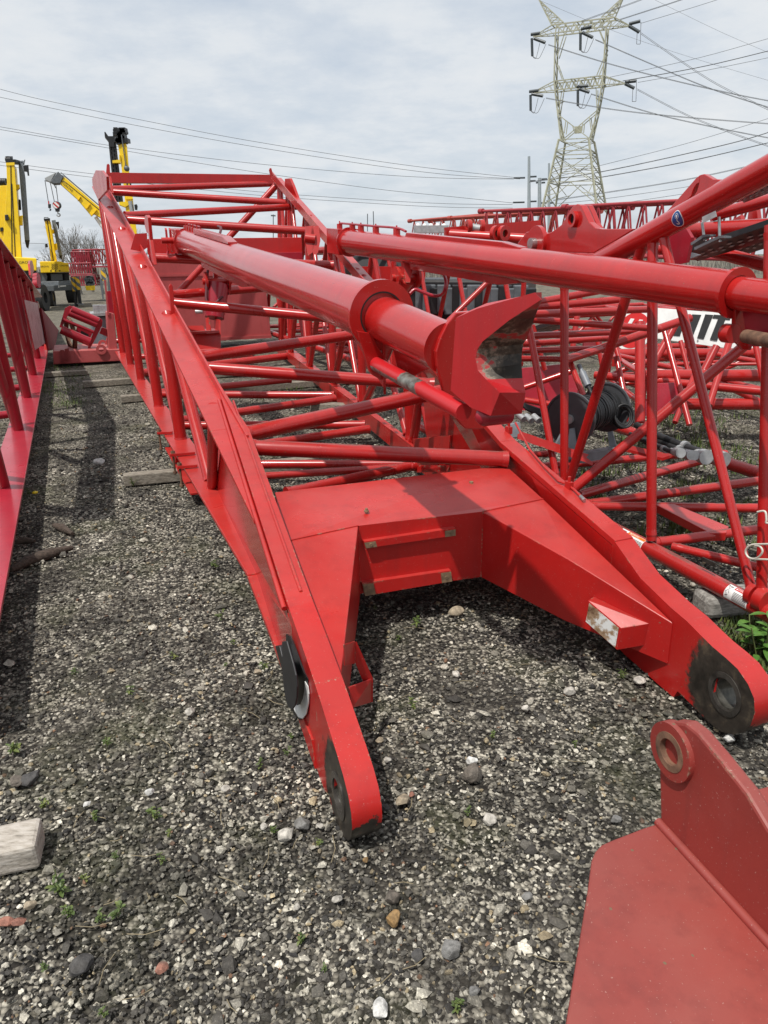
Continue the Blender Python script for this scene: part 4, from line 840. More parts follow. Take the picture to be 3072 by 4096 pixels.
# ---------------------------------------------------------------- lattice sections and equipment in the middle distance
def lattice(root, o, d, L, wd, ht, bays, r, rb_, mat, parts=True, up=UP, lean=.5):
    d = V3(d).normalized(); s_ = V3((d.y,-d.x,0)).normalized(); o = V3(o)
    cor = lambda t, i, j: o + d*(L*t) + s_*(wd*i) + up*(ht*j)
    for i in (0,1):
        for j in (0,1): MB().tube(cor(0,i,j), cor(1,i,j), r, n=10).build('chord', mat, root)
    acc = MB()
    def br(p, q):
        if parts: MB().tube(p, q, rb_, n=9).build('brace', mat, root)
        else: acc.tube(p, q, rb_, n=5, caps=False)
    for k in range(bays):
        a, b_, m_ = k/bays, (k+1)/bays, (k+.5)/bays
        for i in (0,1): br(cor(a,i,0), cor(m_,i,1)); br(cor(m_,i,1), cor(b_,i,0))
        for j in (0,1): br(cor(a,0,j), cor(m_,1,j)); br(cor(m_,1,j), cor(b_,0,j))
    for t in (0,1):
        for i in (0,1): br(cor(t,i,0), cor(t,i,1))
        for j in (0,1): br(cor(t,0,j), cor(t,1,j))
        br(cor(t,0,0), cor(t,1,1))
    if not parts: acc.build('lacing', mat, root)
    return root
GB = 'red crane boom sections in the yard'
def sect(label, *a, **k):
    t = thing('crane_boom_section', a[0], label, 'crane boom', GB); lattice(t, *a, **k); return t
# section right behind the central boom
sect('red tubular boom section seen standing behind the central boom\u2019s right side'.replace('\u2019',''), W(8.6,3.75,.25), A, 8, 1.9, 1.55, 6, .055, .036, REDT)
sect('low red lattice boom lying flat behind the right-hand boom', Yp(2430,1508,8.2)+UP*0, V3((1,-.10,0)), 6.5, 1.6, .26, 6, .055, .03, REDT)
t = thing('crane_boom_section', Dp(2560,1690,6.4), 'red lattice boom section with thick bottom chord right of the cable reel', 'crane boom', GB)
for a, b_, w, d0, d1 in (((2380,1500),(3120,1572),34,6.9,6.0), ((2560,1290),(2560,1690),40,6.2,6.1), ((2659,1325),(2758,1700),23,6.2,5.9), ((2722,1364),(2761,1517),18,6.8,6.7), ((2866,1385),(2809,1496),30,6.6,6.6), ((2920,1358),(2836,1622),28,6.4,6.2), ((3023,1382),(3065,1580),23,6.3,6.2), ((2600,1480),(2700,1300),30,6.6,6.6), ((2620,1480),(3100,1500),15,7.4,7.0), ((2620,1462),(3100,1455),13,7.6,7.2)): dt(a, b_, w, d0, d1, t)
MB().prism([Dp(x,y,6.6) for x, y in ((2070,1475),(2265,1455),(2335,1600),(2200,1645),(2060,1640))], A*.02).build('gusset_plate', REDM, t); MB().prism([Dp(x,y,6.8) for x, y in ((2330,1330),(2420,1320),(2400,1400),(2340,1420))], A*.02).build('gusset_plate', REDK, t)
for a, b_, w, d0, d1 in (((2100,1600),(2330,1640),26,6.3,6.2),((2070,1560),(2300,1480),24,6.4,6.3),((2390,1365),(2412,1490),17,6.8,6.8),((2500,1470),(2900,1445),14,7.5,7.4),((2420,1545),(2800,1500),18,6.9,6.6),((2700,1690),(2790,1470),22,6.0,6.2),((2440,1300),(2480,1450),20,6.5,6.4),((2130,1300),(2180,1480),20,6.2,6.3),((2320,1180),(2290,1400),24,6.2,6.2)): dt(a, b_, w, d0, d1, t)
MB().prism([Dp(x,y,6.3) for x, y in ((2626,1535),(2716,1530),(2742,1650),(2560,1668),(2600,1590))], A*.02).build('gusset_plate', REDM, t)
sect('long red lattice boom lying low in the gap under the two stop tubes', W(12.5,4.2,.2), B, 7, 1.6, .45, 7, .05, .03, REDT)
sect('narrow red lattice boom resting low behind the far low lattice', Yp(2330,1462,13), V3((1,.05,0)), 9, 1.5, .3, 8, .055, .03, REDT)
# small fittings above the right strut
ft = thing('boom_connector', Dp(1905,915,8.5), 'red connector block with steel pin standing behind the right stop tube', 'boom connector')
m = MB(); 
for x in (1875, 1925): m.ring(Dp(x,905,8.5), V3((1,.2,0)), .075, .03, .05, 24)
m.tube(Dp(1800,938,8.6), Dp(2240,965,8.2), .06, n=14); m.build('body', RED, ft)
MB().tube(Dp(1885,910,8.5), Dp(1918,914,8.5), .045, n=16).build('pin', GALV, ft)
ft = thing('boom_connector', Dp(2000,930,8.2), 'twin red pin lugs with dark bores behind the right stop tube', 'boom connector')
for x in (1985, 2015): 
    e = MB().ring(Dp(x,934,8.2), V3((.6,-.8,0)), .085, .042, .05, 26).build('lug', RED, ft); MB().ring(Dp(x,934,8.25), V3((.6,-.8,0)), .042, 0, .02, 20).build('bore', RST, e)
MB().bar(Dp(1780,935,8.6), Dp(2160,905,8.9), .05, .14).build('plate', RED, ft)
al = thing('aluminium_rail', Dp(1720,915,9.5), 'bolted silver aluminium rail lying beyond the right stop tube', 'metal rail')
MB().bar(Dp(1655,918,9.5), Dp(1792,917,9.5), .2, .09).build('rail', GALV, al); m = MB()
for k in range(5): m.ball(Dp(1672+k*26,903,9.45), .03, 10, 6)
m.build('bolt_row', WHT, al)
bh = thing('black_hood', Dp(1500,1050,13.5), 'black rubber-tracked crane undercarriage glimpsed between red lattices', 'crane undercarriage')
c_ = Dp(1800,1190,13.5)
MB().bar(Dp(1480,1215,14), Dp(2120,1225,13), 1.2, .95).build('track_frame', BLK, bh, .05)
for k in range(22): P = Dp(1490,1230,13.35).lerp(Dp(2110,1240,12.4), k/21); MB().box(P+UP*(.18-.05*(k % 2)), V3((.12,0,0)), V3((0,.1,0)), UP*.23).build('track_pad', GREY if k % 3 else BLK, bh, .02)
MB().prism([Dp(x,y,13.6) for x, y in ((1425,1100),(1430,1010),(1470,985),(1640,1000),(1650,1100))], A*2).build('hood', RUB, bh, .1)
MB().bar(Dp(1440,1095,13.0), Dp(1700,1095,13.0), .2, .25).build('side_beam', RED, bh)
bh.name = 'crane_undercarriage'
# panel with black lettering
sgn = thing('sign_board', Dp(2790,1340,10.0), 'white board with slanted black letters behind the right-hand boom', 'sign board')
q = [Dp(2610,1190,10.6), Dp(3250,1225,9.0), Dp(3250,1440,9.0), Dp(2600,1350,10.6)]
nrm = (q[1]-q[0]).cross(q[3]-q[0]).normalized(); nrm = nrm if nrm.dot(CAM-q[0]) > 0 else -nrm
MB().prism([q[0]-(q[3]-q[0])*0+(q[3]-q[0])*.25, q[1]+(q[2]-q[1])*.25, q[2], q[3]], -nrm*.03).build('panel', WHT, sgn)
ex = (q[2]-q[3]).normalized(); ey = nrm.cross(ex).normalized()
def sgp(x, y, l=.003): return onpl(x, y, nrm, nrm.dot(q[0])+l)
c2 = lambda x, y: sgp(2500+x*.6008, 1100+y*.6008)
for nm, pol in (('N', [(322,405),(352,330),(392,330),(365,408)]), ('N', [(420,330),(448,262),(508,265),(455,398),(400,390)]), ('I', [(480,420),(535,262),(588,266),(524,426)]), ('T', [(565,430),(620,292),(582,288),(592,264),(708,272),(698,300),(668,297),(612,437)])):
    MB().prism([c2(*p) for p in pol], nrm*.002).build('letter', INK, sgn)
m = MB()
for x, y in ((484,436),(922,488)): m.ring(c2(x,y), nrm, .012, 0, .004, 10)
m.build('bolt_head', STL, sgn)
em = thing('round_sign', Dp(2520,1340,10.3), 'round red emblem with white rim left of the lettered board', 'sign')
ce = Dp(2535,1322,10.4); MB().ring(ce, nrm, .30, 0, .02, 48).build('rim', WHT, em); MB().ring(ce+nrm*.012, nrm, .255, 0, .006, 48).build('disc', DRED, em)
m = MB()
for k in (-.12,.02,.16): m.prism([ce+nrm*.018+ex*(k+a)+ey*b_ for a, b_ in ((-.03,-.02),(.03,-.02),(.09,.16),(.03,.16))], nrm*.003)
m.build('slash_mark', WHT, em)
# ---------------------------------------------------------------- red flat-sided tray, base frame and winch behind the central boom
tr = thing('counterweight_tray', W(15.2,1.6,0), 'faded red flat-sided steel tray behind the central boom', 'steel tray')
ut = 14.6
P = [Up(x,y,ut) for x, y in ((596,1030),(1052,1030),(1085,1345),(596,1372))]
MB().prism(P, A*1.4).build('side_panel', REDF, tr, .01)
MB().prism([Up(x,y,ut-.02) for x, y in ((596,1098),(1058,1092),(1058,1100),(596,1108))], A*.02).build('ledge', REDF, tr); MB().prism([Up(x,y,ut-.03) for x, y in ((596,1362),(1086,1340),(1087,1352),(596,1376))], A*.03).build('ledge', REDF, tr)
bs = thing('base_frame', W(14,-.4,0), 'long faded red base beam resting low across the path', 'base frame')
ub = 13.7
P = [Up(x,y,ub) for x, y in ((212,1405),(483,1396),(484,1444),(214,1458))]
MB().prism(P, A*1.1).build('beam', REDF, bs, .012)
MB().prism([Up(x,y,ub-.04) for x, y in ((240,1400),(248,1400),(252,1452),(245,1453))], B*.03).prism([Up(x,y,ub-.04) for x, y in ((258,1396),(268,1394),(272,1440),(264,1442))], B*.03).build('stop_plate', REDF, bs)
for (x,y,d) in ((405,1398,ub-.02),(412,1378,ub+.9)):
    c_ = Up(x,y,d); MB().ring(c_, A, .085, .04, .03, 26).build('lifting_eye', REDF, bs)
MB().prism([Up(x,y,ub+.05) for x, y in ((428,1250),(456,1255),(470,1398),(436,1400))], A*.6).build('upright', REDF, bs, .01); MB().prism([Up(x,y,ub+.03) for x, y in ((417,1120),(424,1120),(437,1260),(430,1262))], A*.05).build('upright', REDF, bs)
MB().prism([Up(x,y,ub+.3) for x, y in ((426,1165),(460,1160),(460,1255),(432,1250))], A*.04).build('upright_plate', REDM, bs)
MB().prism([Up(x,y,ub+.2) for x, y in ((215,1459),(484,1445),(484,1452),(218,1466))], A*.8).build('skid', BLK, bs)  # black strip drawn in for the shadow under the beam
wn = thing('winch_frame', Up(330,1390,14.0), 'dark red winch frame with rope sheave tipped on the base beam', 'winch')
uw = 14.0
w_ = lambda x, y, d=0: Up(200+x*.3361, 1150+y*.3361, uw+d)
MB().prism([w_(*p) for p in ((180,245),(235,215),(265,225),(245,270),(140,480),(112,470))], A*.04).build('end_frame', REDM, wn); MB().prism([w_(*p) for p in ((600,365),(625,395),(620,450),(520,650),(470,740),(445,735),(470,650),(560,430))], A*.04).build('end_frame', REDM, wn)
for a, b_, r_ in (((255,260),(575,400),.065), ((225,300),(560,440),.06), ((130,500),(475,650),.075), ((150,380),(520,530),.03)): MB().tube(w_(*a,-.03), w_(*b_,-.03), r_, n=16).build('cross_tube', REDM, wn)
MB().prism([w_(*p,.3) for p in ((335,440),(520,510),(480,600),(300,530))], A*.03).build('guard_plate', REDM, wn)
MB().prism([w_(*p,.26) for p in ((365,520),(380,515),(460,560),(460,580),(430,585),(365,550))], -A*.01).build('slot', BLK, wn)
ce = w_(245,560,.25); MB().ring(ce, (B+A*.25).normalized(), .30, .20, .05, 30).build('sheave', RST, wn); MB().bar(w_(600,505,.1), w_(690,545,.1), .1, .12).build('drive_shaft', REDM, wn)
cb = thing('electric_cabinet', Up(410,1330,16.5), 'dark grey cabinet with pale metal fittings on top behind the winch', 'cabinet')
MB().prism([Up(x,y,16.5) for x, y in ((366,1270),(450,1262),(452,1388),(372,1392))], A*.8).build('body', LGREY, cb, .02); MB().prism([Up(x,y,16.4) for x, y in ((362,1255),(430,1250),(432,1262),(363,1266))], A*.8).build('lid', GALV, cb)
m = MB()
for x in (385,402,418): m.box(Up(x,1236,16.6), B*.06, A*.1, UP*.08)
m.build('fitting', GALV, cb)
# ---------------------------------------------------------------- yellow cranes
YEL2 = YEL
def yprism(pts, Y, dep, mat, name, root, bev=0.0):
    P = [Yp(x,y,Y) for x, y in pts]; c = sum((p.x for p in P))/len(P)/Y
    return MB().prism(P, V3((c*dep,dep,0))).build(name, mat, root, bev)
def s7(x, y): return (x*.339, 500+y*.339)
def Y7(pts): return [s7(*p) for p in pts]
GC = 'yellow mobile cranes behind the boom sections'
ca = thing('mobile_crane', Yp(90,1200,56), 'yellow crane with raised boom nearest the left edge, in front of another mast', 'mobile crane', GC)
YA = 56
for pts, dz in ((((75,470),(168,465),(190,700),(222,1100),(255,1565),(60,1565),(40,1330),(62,1000),(82,690)), 0),): yprism(Y7(pts), YA, 1.0, YEL, 'boom', ca, .03)
q4 = [Yp(*s7(*p),d) for p, d in (((168,470),YA),((200,520),YA+3),((262,1560),YA+3),((250,1565),YA))]; MB().prism(q4, V3((-.4,.6,0))).build('boom_side', YEL, ca)
yprism(Y7(((70,445),(170,440),(172,475),(72,478))), YA-.05, 1.1, YEL, 'boom_collar', ca)
h = MB()
for x in (85,100,115,130): h.ring(Yp(*s7(x,415),YA+.4), V3((1,0,0)), .25, .1, .08, 20)
h.prism([Yp(*s7(*p),YA) for p in ((65,405),(180,405),(195,450),(70,450))], V3((0,.9,0))); h.build('boom_head', BLK, ca)
MB().path([Yp(*s7(*p),YA+.2) for p in ((78,400),(78,372),(148,374),(148,400))], .03, 5).build('head_guard', BLK, ca)
m = MB()
for a, b_ in (((126,475),(142,1560)), ((138,690),(180,1560))): m.bar(Yp(*s7(*a),YA-.03), Yp(*s7(*b_),YA-.03), .05, .02, V3((0,1,0)))
m.build('boom_seam', BLK, ca)
yprism(Y7(((215,430),(268,415),(300,620),(350,1360),(292,1362))), YA+.6, .7, LGREY, 'jib', ca, .03); yprism(Y7(((180,405),(215,435),(272,430),(296,402),(285,455),(220,440),(205,460))), YA+.6, .7, LGREY, 'jib_fork', ca)
yprism(Y7(((275,480),(335,470),(345,590),(325,590),(318,545),(285,540))), YA+.6, .5, BLK, 'jib_sheave', ca); yprism(Y7(((290,1362),(352,1360),(345,1400),(335,1460),(310,1440),(300,1400))), YA+.6, .5, BLK, 'jib_end', ca)
for pts in (((185,700),(230,700),(235,740),(200,770)), ((200,1080),(268,1065),(270,1180),(215,1185))): yprism(Y7(pts), YA+.2, .8, YEL, 'jib_bracket', ca, .02)
yprism(Y7(((215,875),(245,880),(252,1000),(220,1000))), YA+.4, .5, BLK, 'hook_block', ca, .05); yprism(Y7(((55,1060),(95,1055),(105,1120),(60,1125))), YA-.4, .4, BLK, 'lamp', ca, .03)
cw = yprism(Y7(((160,1555),(330,1565),(425,1570),(435,1600),(432,1720),(290,1722),(160,1680))), YA-1.2, 2.5, YEL, 'counterweight', ca, .06)
c_ = Yp(*s7(305,1622),YA-1.2); flat_text('GROVE', c_, (1,0,0), (0,0,1), .25, INK, ca, sx=1.25, lift=.02)
yprism(Y7(((250,1722),(430,1722),(460,1850),(260,1850))), YA-.5, 2.5, BLK, 'turntable', ca); yprism(Y7(((200,1850),(480,1850),(480,1980),(200,1980))), YA-.5, 3, GREY, 'carrier', ca)
for x in (250,480): MB().ring(Yp(*s7(x,2040),YA), V3((1,.1,0)), .95, .4, .7, 30).build('wheel', RUB, ca, .08)
# its neighbour at the frame edge
cn_ = thing('mobile_crane', Yp(5,1200,60), 'yellow boom with black sheave head cut by the left edge', 'mobile crane', GC)
yprism(Y7(((0,715),(85,712),(92,760),(60,1500),(-60,1500),(-8,760))), 60, 1, YEL, 'boom', cn_, .03); h = MB()
for x in (10,30,50,70): h.ring(Yp(*s7(x,675),60.4), V3((1,0,0)), .28, .1, .1, 20)
h.build('boom_head', BLK, cn_); yprism(Y7(((0,1210),(35,1205),(40,1250),(2,1255))), 59.6, .4, BLK, 'lamp', cn_); yprism(Y7(((-70,1500),(70,1500),(70,1750),(-70,1750))), 59, 2.6, YEL, 'counterweight', cn_); yprism(Y7(((-70,1750),(60,1750),(60,2120),(-70,2120))), 59, 2.6, GREY, 'carrier', cn_)
# centre-left crane
YB = 63
cbn = thing('mobile_crane', Yp(215,1220,YB), 'yellow crane seen from behind with grille between two name plates and striped outriggers', 'mobile crane', GC)
yprism(Y7(((525,1125),(583,1118),(605,1250),(632,1380),(664,1612),(600,1612),(572,1380),(540,1230))), YB, 1, YEL, 'boom', cbn, .03); yprism(Y7(((583,1120),(600,1150),(672,1605),(664,1612))), YB+.05, 1, YEL, 'boom_side', cbn)
yprism(Y7(((515,1105),(590,1100),(592,1128),(520,1130))), YB-.1, 1.1, BLK, 'boom_head', cbn); MB().path([Yp(*s7(*p),YB) for p in ((522,1110),(522,1092),(568,1092),(568,1108))], .03, 5).build('head_guard', BLK, cbn)
m = MB(); m.bar(Yp(*s7(556,1130),YB-.03), Yp(*s7(630,1605),YB-.03), .05, .02, V3((0,1,0))); m.build('boom_seam', BLK, cbn)
yprism(Y7(((608,1125),(655,1118),(680,1250),(733,1540),(697,1542))), YB+.8, .6, LGREY, 'jib', cbn, .02); yprism(Y7(((655,1145),(695,1140),(698,1210),(690,1230),(675,1185))), YB+.8, .5, BLK, 'jib_sheave', cbn); yprism(Y7(((697,1540),(735,1538),(730,1585),(705,1575))), YB+.8, .5, BLK, 'jib_end', cbn)
for pts in (((608,1235),(635,1232),(640,1275),(615,1285)), ((640,1400),(672,1398),(678,1470),(650,1480))): yprism(Y7(pts), YB+.2, .7, YEL, 'jib_bracket', cbn)
yprism(Y7(((530,1405),(560,1402),(568,1440),(535,1445))), YB-.4, .4, BLK, 'lamp', cbn)
yprism(Y7(((468,1612),(500,1608),(720,1610),(740,1622),(806,1628),(818,1735),(482,1748))), YB-1.5, 2.4, YEL, 'counterweight', cbn, .06)
for x, y, s_ in ((525,1670,.17),(757,1660,.17)): flat_text('GROVE', Yp(*s7(x,y),YB-1.5), (1,0,-.02), (0,0,1), s_, INK, cbn, sx=1.3, lift=.02)
m = MB()
for r_ in range(7):
    for c__ in range(4): m.prism([Yp(*s7(612+c__*19+(r_ % 2)*8+dx, 1640+r_*10.5+dy), YB-1.515) for dx, dy in ((-6,0),(-3,-4),(3,-4),(6,0),(3,4),(-3,4))], V3((0,.01,0)))
for x in (600,655,705): m.prism([Yp(*s7(x+dx, 1720+dy), YB-1.515) for dx, dy in ((-8,-7),(8,-7),(8,7),(-8,7))], V3((0,.01,0)))
m.build('grille', BLK, cbn)
yprism(Y7(((490,1748),(815,1740),(820,1830),(500,1840))), YB-.8, 2.5, BLK, 'turntable', cbn); yprism(Y7(((598,1760),(735,1755),(740,1830),(605,1838))), YB-1.0, .1, GREY, 'radiator', cbn)
yprism(Y7(((452,1735),(540,1733),(560,1790),(545,1900),(470,1905),(445,1800))), YB-1.2, 2, GREY, 'toolbox', cbn, .04); yprism(Y7(((480,1850),(830,1835),(860,1890),(500,1900))), YB-1.3, 2.6, LGREY, 'carrier_deck', cbn, .03)
yprism(Y7(((505,1900),(872,1882),(875,1948),(512,1965))), YB-1.6, .6, GREY, 'rear_beam', cbn, .03); yprism(Y7(((688,1892),(700,1892),(700,1920),(688,1920))), YB-1.62, .02, WHT, 'marker_plate', cbn); yprism(Y7(((708,1895),(778,1890),(778,1906),(708,1912))), YB-1.62, .02, WHT, 'marker_plate', cbn)
HAZ, nt, b = newmat('hazard_stripes'); p = pos_(nt); sp = nd(nt,'ShaderNodeSeparateXYZ'); nt.links.new(p, sp.inputs[0])
k = math_(nt,'GREATER_THAN', math_(nt,'FRACT', math_(nt,'MULTIPLY', math_(nt,'ADD', sp.outputs[0], sp.outputs[2]), 1.6)), .5); nt.links.new(mixc(nt, k, (.10,.11,.12,1), (.70,.42,.02,1)), b.inputs['Base Color'])
for xo, a, b_ in (((860,1795),(885,1960),(903,2150)), ((905,1790),(925,1945),(946,2112))):
    o = MB().tube(Yp(*s7(*xo),YB-1.8), Yp(*s7(*a),YB-1.8), .20, n=4).build('outrigger', HAZ, cbn); MB().tube(Yp(*s7(*a),YB-1.8), Yp(*s7(*b_),YB-1.8), .14, n=12).build('jack_leg', BLK, o); MB().tube(Yp(*s7(b_[0],b_[1]-8),YB-1.8), Yp(*s7(*b_),YB-1.8), .28, n=14).build('foot_pad', LGREY, o)
for x, y in ((528,2050),(588,2030),(838,1975)):
    o = MB().ring(Yp(*s7(x,y),YB-.5+(.8 if x > 800 else 0)), V3((1,.25,0)), .86, .38, .62, 34).build('wheel', RUB, cbn, .1); MB().ring(Yp(*s7(x,y),YB-.5+(.8 if x > 800 else 0)), V3((1,.25,0)), .38, 0, .5, 24).build('rim', YEL, o)
# crane with lowered boom
YC = 70
ccn = thing('mobile_crane', Yp(440,1200,YC), 'yellow crane with slanting boom and hooks hanging from its grey head', 'mobile crane', GC)
def sC(x, y): return (150+x*.2836, 660+y*.2836)
yC = lambda pts: [sC(*p) for p in pts]
yprism(yC(((375,165),(880,600),(1200,875),(1180,980),(895,745),(800,690),(755,712),(560,480),(320,265))), YC, 1.1, YEL, 'boom', ccn, .03)
m = MB(); m.path([Yp(*sC(*p),YC-.02) for p in ((345,235),(372,228),(420,262),(900,655))], .03, 5); m.build('boom_seam', BLK, ccn)
for pts in (((605,440),(610,445),(580,492),(565,495)), ((738,545),(744,550),(700,612),(684,615)), ((830,625),(838,630),(768,712),(750,715))): yprism(yC(pts), YC-.15, 1.3, YEL, 'stiffener_plate', ccn)
dC_ = (Yp(*sC(880,600),YC)-Yp(*sC(375,165),YC)).normalized(); flat_text('GROVE', Yp(*sC(432,318),YC), dC_, V3((-dC_.z,0,dC_.x)), .27, INK, ccn, sx=1.15, lift=.03)
yprism(yC(((182,235),(290,88),(330,130),(372,150),(320,262),(230,265))), YC-.1, 1.3, GREY, 'boom_head', ccn, .05); yprism(yC(((100,180),(225,118),(265,100),(215,180),(180,245),(150,225),(115,220))), YC+.1, .8, GALV, 'jib_nose', ccn, .03)
m = MB()
for a, b_ in (((330,105),(880,575)), ((370,150),(900,600)), ((105,215),(152,510)), ((182,250),(240,525)), ((258,275),(290,525)), ((228,270),(262,330))): m.path([Yp(*sC(*a),YC+.3), Yp(*sC(*b_),YC+.3)], .035, 5)
m.build('rope', GREY, ccn); MB().tube(Yp(*sC(820,735),YC+.4), Yp(*sC(960,930),YC+.4), .16, n=14).build('lift_cylinder', WHT, ccn)
yprism(yC(((1060,900),(1400,900),(1400,1500),(1060,1500))), YC-1, 3, YEL, 'superstructure', ccn); yprism(yC(((1000,1500),(1500,1500),(1500,1900),(1000,1900))), YC-1, 3, GREY, 'carrier', ccn)
hk_ = thing('hook_block', Yp(*sC(278,590),YC), 'red and white striped hook block hanging from the slanting yellow boom', 'hook block')
HAZ2, nt, b = newmat('red_white_stripes'); p = pos_(nt); sp = nd(nt,'ShaderNodeSeparateXYZ'); nt.links.new(p, sp.inputs[0])
k = math_(nt,'GREATER_THAN', math_(nt,'FRACT', math_(nt,'MULTIPLY', math_(nt,'ADD', sp.outputs[0], sp.outputs[2]), 2.4)), .5); nt.links.new(mixc(nt, k, (.75,.75,.73,1), (.45,.03,.03,1)), b.inputs['Base Color'])
MB().ring(Yp(*sC(263,565),YC+.1), V3((0,1,0)), .28, 0, .1, 28).build('cheek_plate', HAZ2, hk_); MB().ring(Yp(*sC(275,568),YC+.35), V3((0,1,0)), .32, 0, .4, 28).build('sheave', BLK, hk_); yprism(yC(((240,600),(318,600),(312,655),(255,655))), YC+.1, .45, BLK, 'ballast', hk_)
hkp = [(288,655),(288,685),(312,690),(318,712),(300,724),(280,718),(274,700)]; MB().path(smooth_path([Yp(*sC(*p),YC+.3) for p in hkp]), .055, 8).build('hook', GALV, hk_)
hb_ = thing('hook_block', Yp(*sC(170,575),YC), 'small black overhaul hook hanging left of the striped hook block', 'hook block')
yprism(yC(((148,548),(190,548),(190,605),(150,605))), YC+.1, .35, BLK, 'weight', hb_, .04); MB().tube(Yp(*sC(156,510),YC+.3), Yp(*sC(160,550),YC+.3), .06, n=8).build('swivel', DRED, hb_); MB().path(smooth_path([Yp(*sC(*p),YC+.3) for p in ((176,605),(178,622),(190,630),(180,642),(170,634))]), .04, 7).build('hook', BLK, hb_)
# tall crane behind the far corner of the central boom
YD = 55
cdn = thing('mobile_crane', Yp(520,1200,YD), 'tall yellow crane mast with black lattice jib above the far corner of the central boom', 'mobile crane', GC)
def sD(x, y): return (380+x*.3543, 500+y*.3543)
yD = lambda pts: [sD(*p) for p in pts]
yprism(yD(((258,215),(350,208),(362,240),(388,545),(430,860),(475,1240),(505,1500),(400,1500),(350,990),(322,680),(292,420))), YD, 1, YEL, 'boom', cdn, .03)
m = MB()
for x in (265,282,300,318,335): m.ring(Yp(*sD(x,135),YD+.4), V3((1,0,.05)), .42, .1, .07, 20)
for k in range(16): m.box(Yp(*sD(random.uniform(240,362),random.uniform(60,205)),YD+.2), V3((random.uniform(.1,.25),0,0)), V3((0,.3,0)), UP*random.uniform(.06,.25))
m.build('boom_head', BLK, cdn); MB().path([Yp(*sD(*p),YD-.1) for p in ((300,110),(322,270),(335,360),(348,460))], .04, 5).build('rope', GREY, cdn); MB().ball(Yp(*sD(358,492),YD-.4), .19, 18, 12).tube(Yp(*sD(350,450),YD-.4), Yp(*sD(355,480),YD-.4), .09, n=10).build('overhaul_ball', GREY, cdn)
ring = MB().ring(Yp(*sD(383,672),YD-.3), V3((0,1,0)), .16, .08, .1, 24).build('hook_ring', BLK, cdn)
m = MB()
for a, b_ in (((165,185),(235,870)), ((222,180),(305,870)), ((195,185),(268,870))): m.bar(Yp(*sD(*a),YD+.5), Yp(*sD(*b_),YD+.5), .13, .13)
for k in range(14): t_ = k/14; m.bar(Yp(*sD(165+70*t_,185+685*t_),YD+.5), Yp(*sD(222+83*(t_+.07),180+690*(t_+.07)),YD+.5), .09, .09)
m.bar(Yp(*sD(194,185),YD+.6), Yp(*sD(268,870),YD+.6), .5, .05, V3((0,1,0))); m.build('lattice_jib', BLK, cdn)
yprism(yD(((105,80),(115,75),(150,125),(200,125),(212,78),(228,85),(228,120),(215,190),(220,245),(165,245),(158,190),(110,130))), YD+.3, .6, BLK, 'jib_fork', cdn)
for pts in (((195,400),(275,390),(270,335),(285,335),(290,425),(198,428)), ((272,870),(380,862),(385,900),(340,925),(275,900)), ((340,815),(425,812),(430,835),(345,840))): yprism(yD(pts), YD-.1, .8, YEL, 'jib_bracket', cdn)
yprism(yD(((442,900),(470,893),(482,915),(478,960),(450,955))), YD-.2, .3, BLK, 'mirror', cdn); MB().tube(Yp(*sD(395,860),YD-.15), Yp(*sD(420,1000),YD-.15), .14, n=12).build('lift_cylinder', GALV, cdn)
yprism(yD(((300,1500),(600,1500),(600,2050),(300,2050))), YD, 3, GREY, 'carrier', cdn)
# small yellow machine, outrigger, far lattice stack
mc = thing('engine_unit', Yp(358,1155,60), 'dark engine unit on a yellow skid in front of the red lattice stack', 'engine')
yprism(((340,1144),(380,1142),(380,1162),(345,1162)), 60, 1.2, YEL, 'skid', mc, .04); yprism(((338,1112),(350,1102),(372,1103),(378,1115),(376,1145),(345,1146)), 60.2, 1, BLK, 'engine_block', mc, .06)
m = MB()
for k in range(6): m.ring(Yp(345+k*5,1118+(k % 3)*8,60.1), V3((0,1,0)), .17, .05, .1, 14)
m.build('pulley', GREY, mc)
og = thing('outrigger_leg', Yp(408,1190,58), 'grey outrigger leg with yellow and black stripes left of the central boom', 'outrigger')
yprism(((402,1082),(420,1078),(424,1120),(408,1124)), 58, .5, HAZ, 'striped_beam', og); yprism(((398,1118),(410,1114),(416,1196),(410,1198)), 58, .4, GREY, 'jack_leg', og)
REDB = paint('red_paint_distant', (.34,.03,.05), (.27,.025,.04), .5, 0, .2)
def far_lat(label, P, d, L, wd, ht, bays, r=.07, rb2=.04): 
    t = thing('lattice_boom', P, label, 'lattice boom', 'stacked red lattice boom sections'); lattice(t, P, d, L, wd, ht, bays, r, rb2, REDB, parts=False); return t
far_lat('small red lattice boom topmost of the stack beside the bare trees', Yp(306,1053,70), V3((1,.1,0)), 1.55, 1.2, .95, 8, .05, .04)
far_lat('red lattice boom in the middle of the stack, right of the yellow crane', Yp(274,1097,70), V3((1,.1,0)), 2.5, 1.4, .93, 12, .05, .04)
far_lat('red lattice boom lowest in the stack, partly behind the engine unit', Yp(308,1140,70), V3((1,.1,0)), 2.1, 1.4, .85, 10, .05, .04)
far_lat('red lattice boom running away to the right of the stack', Yp(352,1057,72), V3((.9,-.43,0)), 3.2, 1.6, 1.25, 7, .06, .045)
MB_ = MB().bar(Yp(376,1066,67), Yp(430,1066,64), .3, .15); tag(MB_.build('support_beam', REDB), 'red beam carrying the lattice stack beside the trees', 'beam')
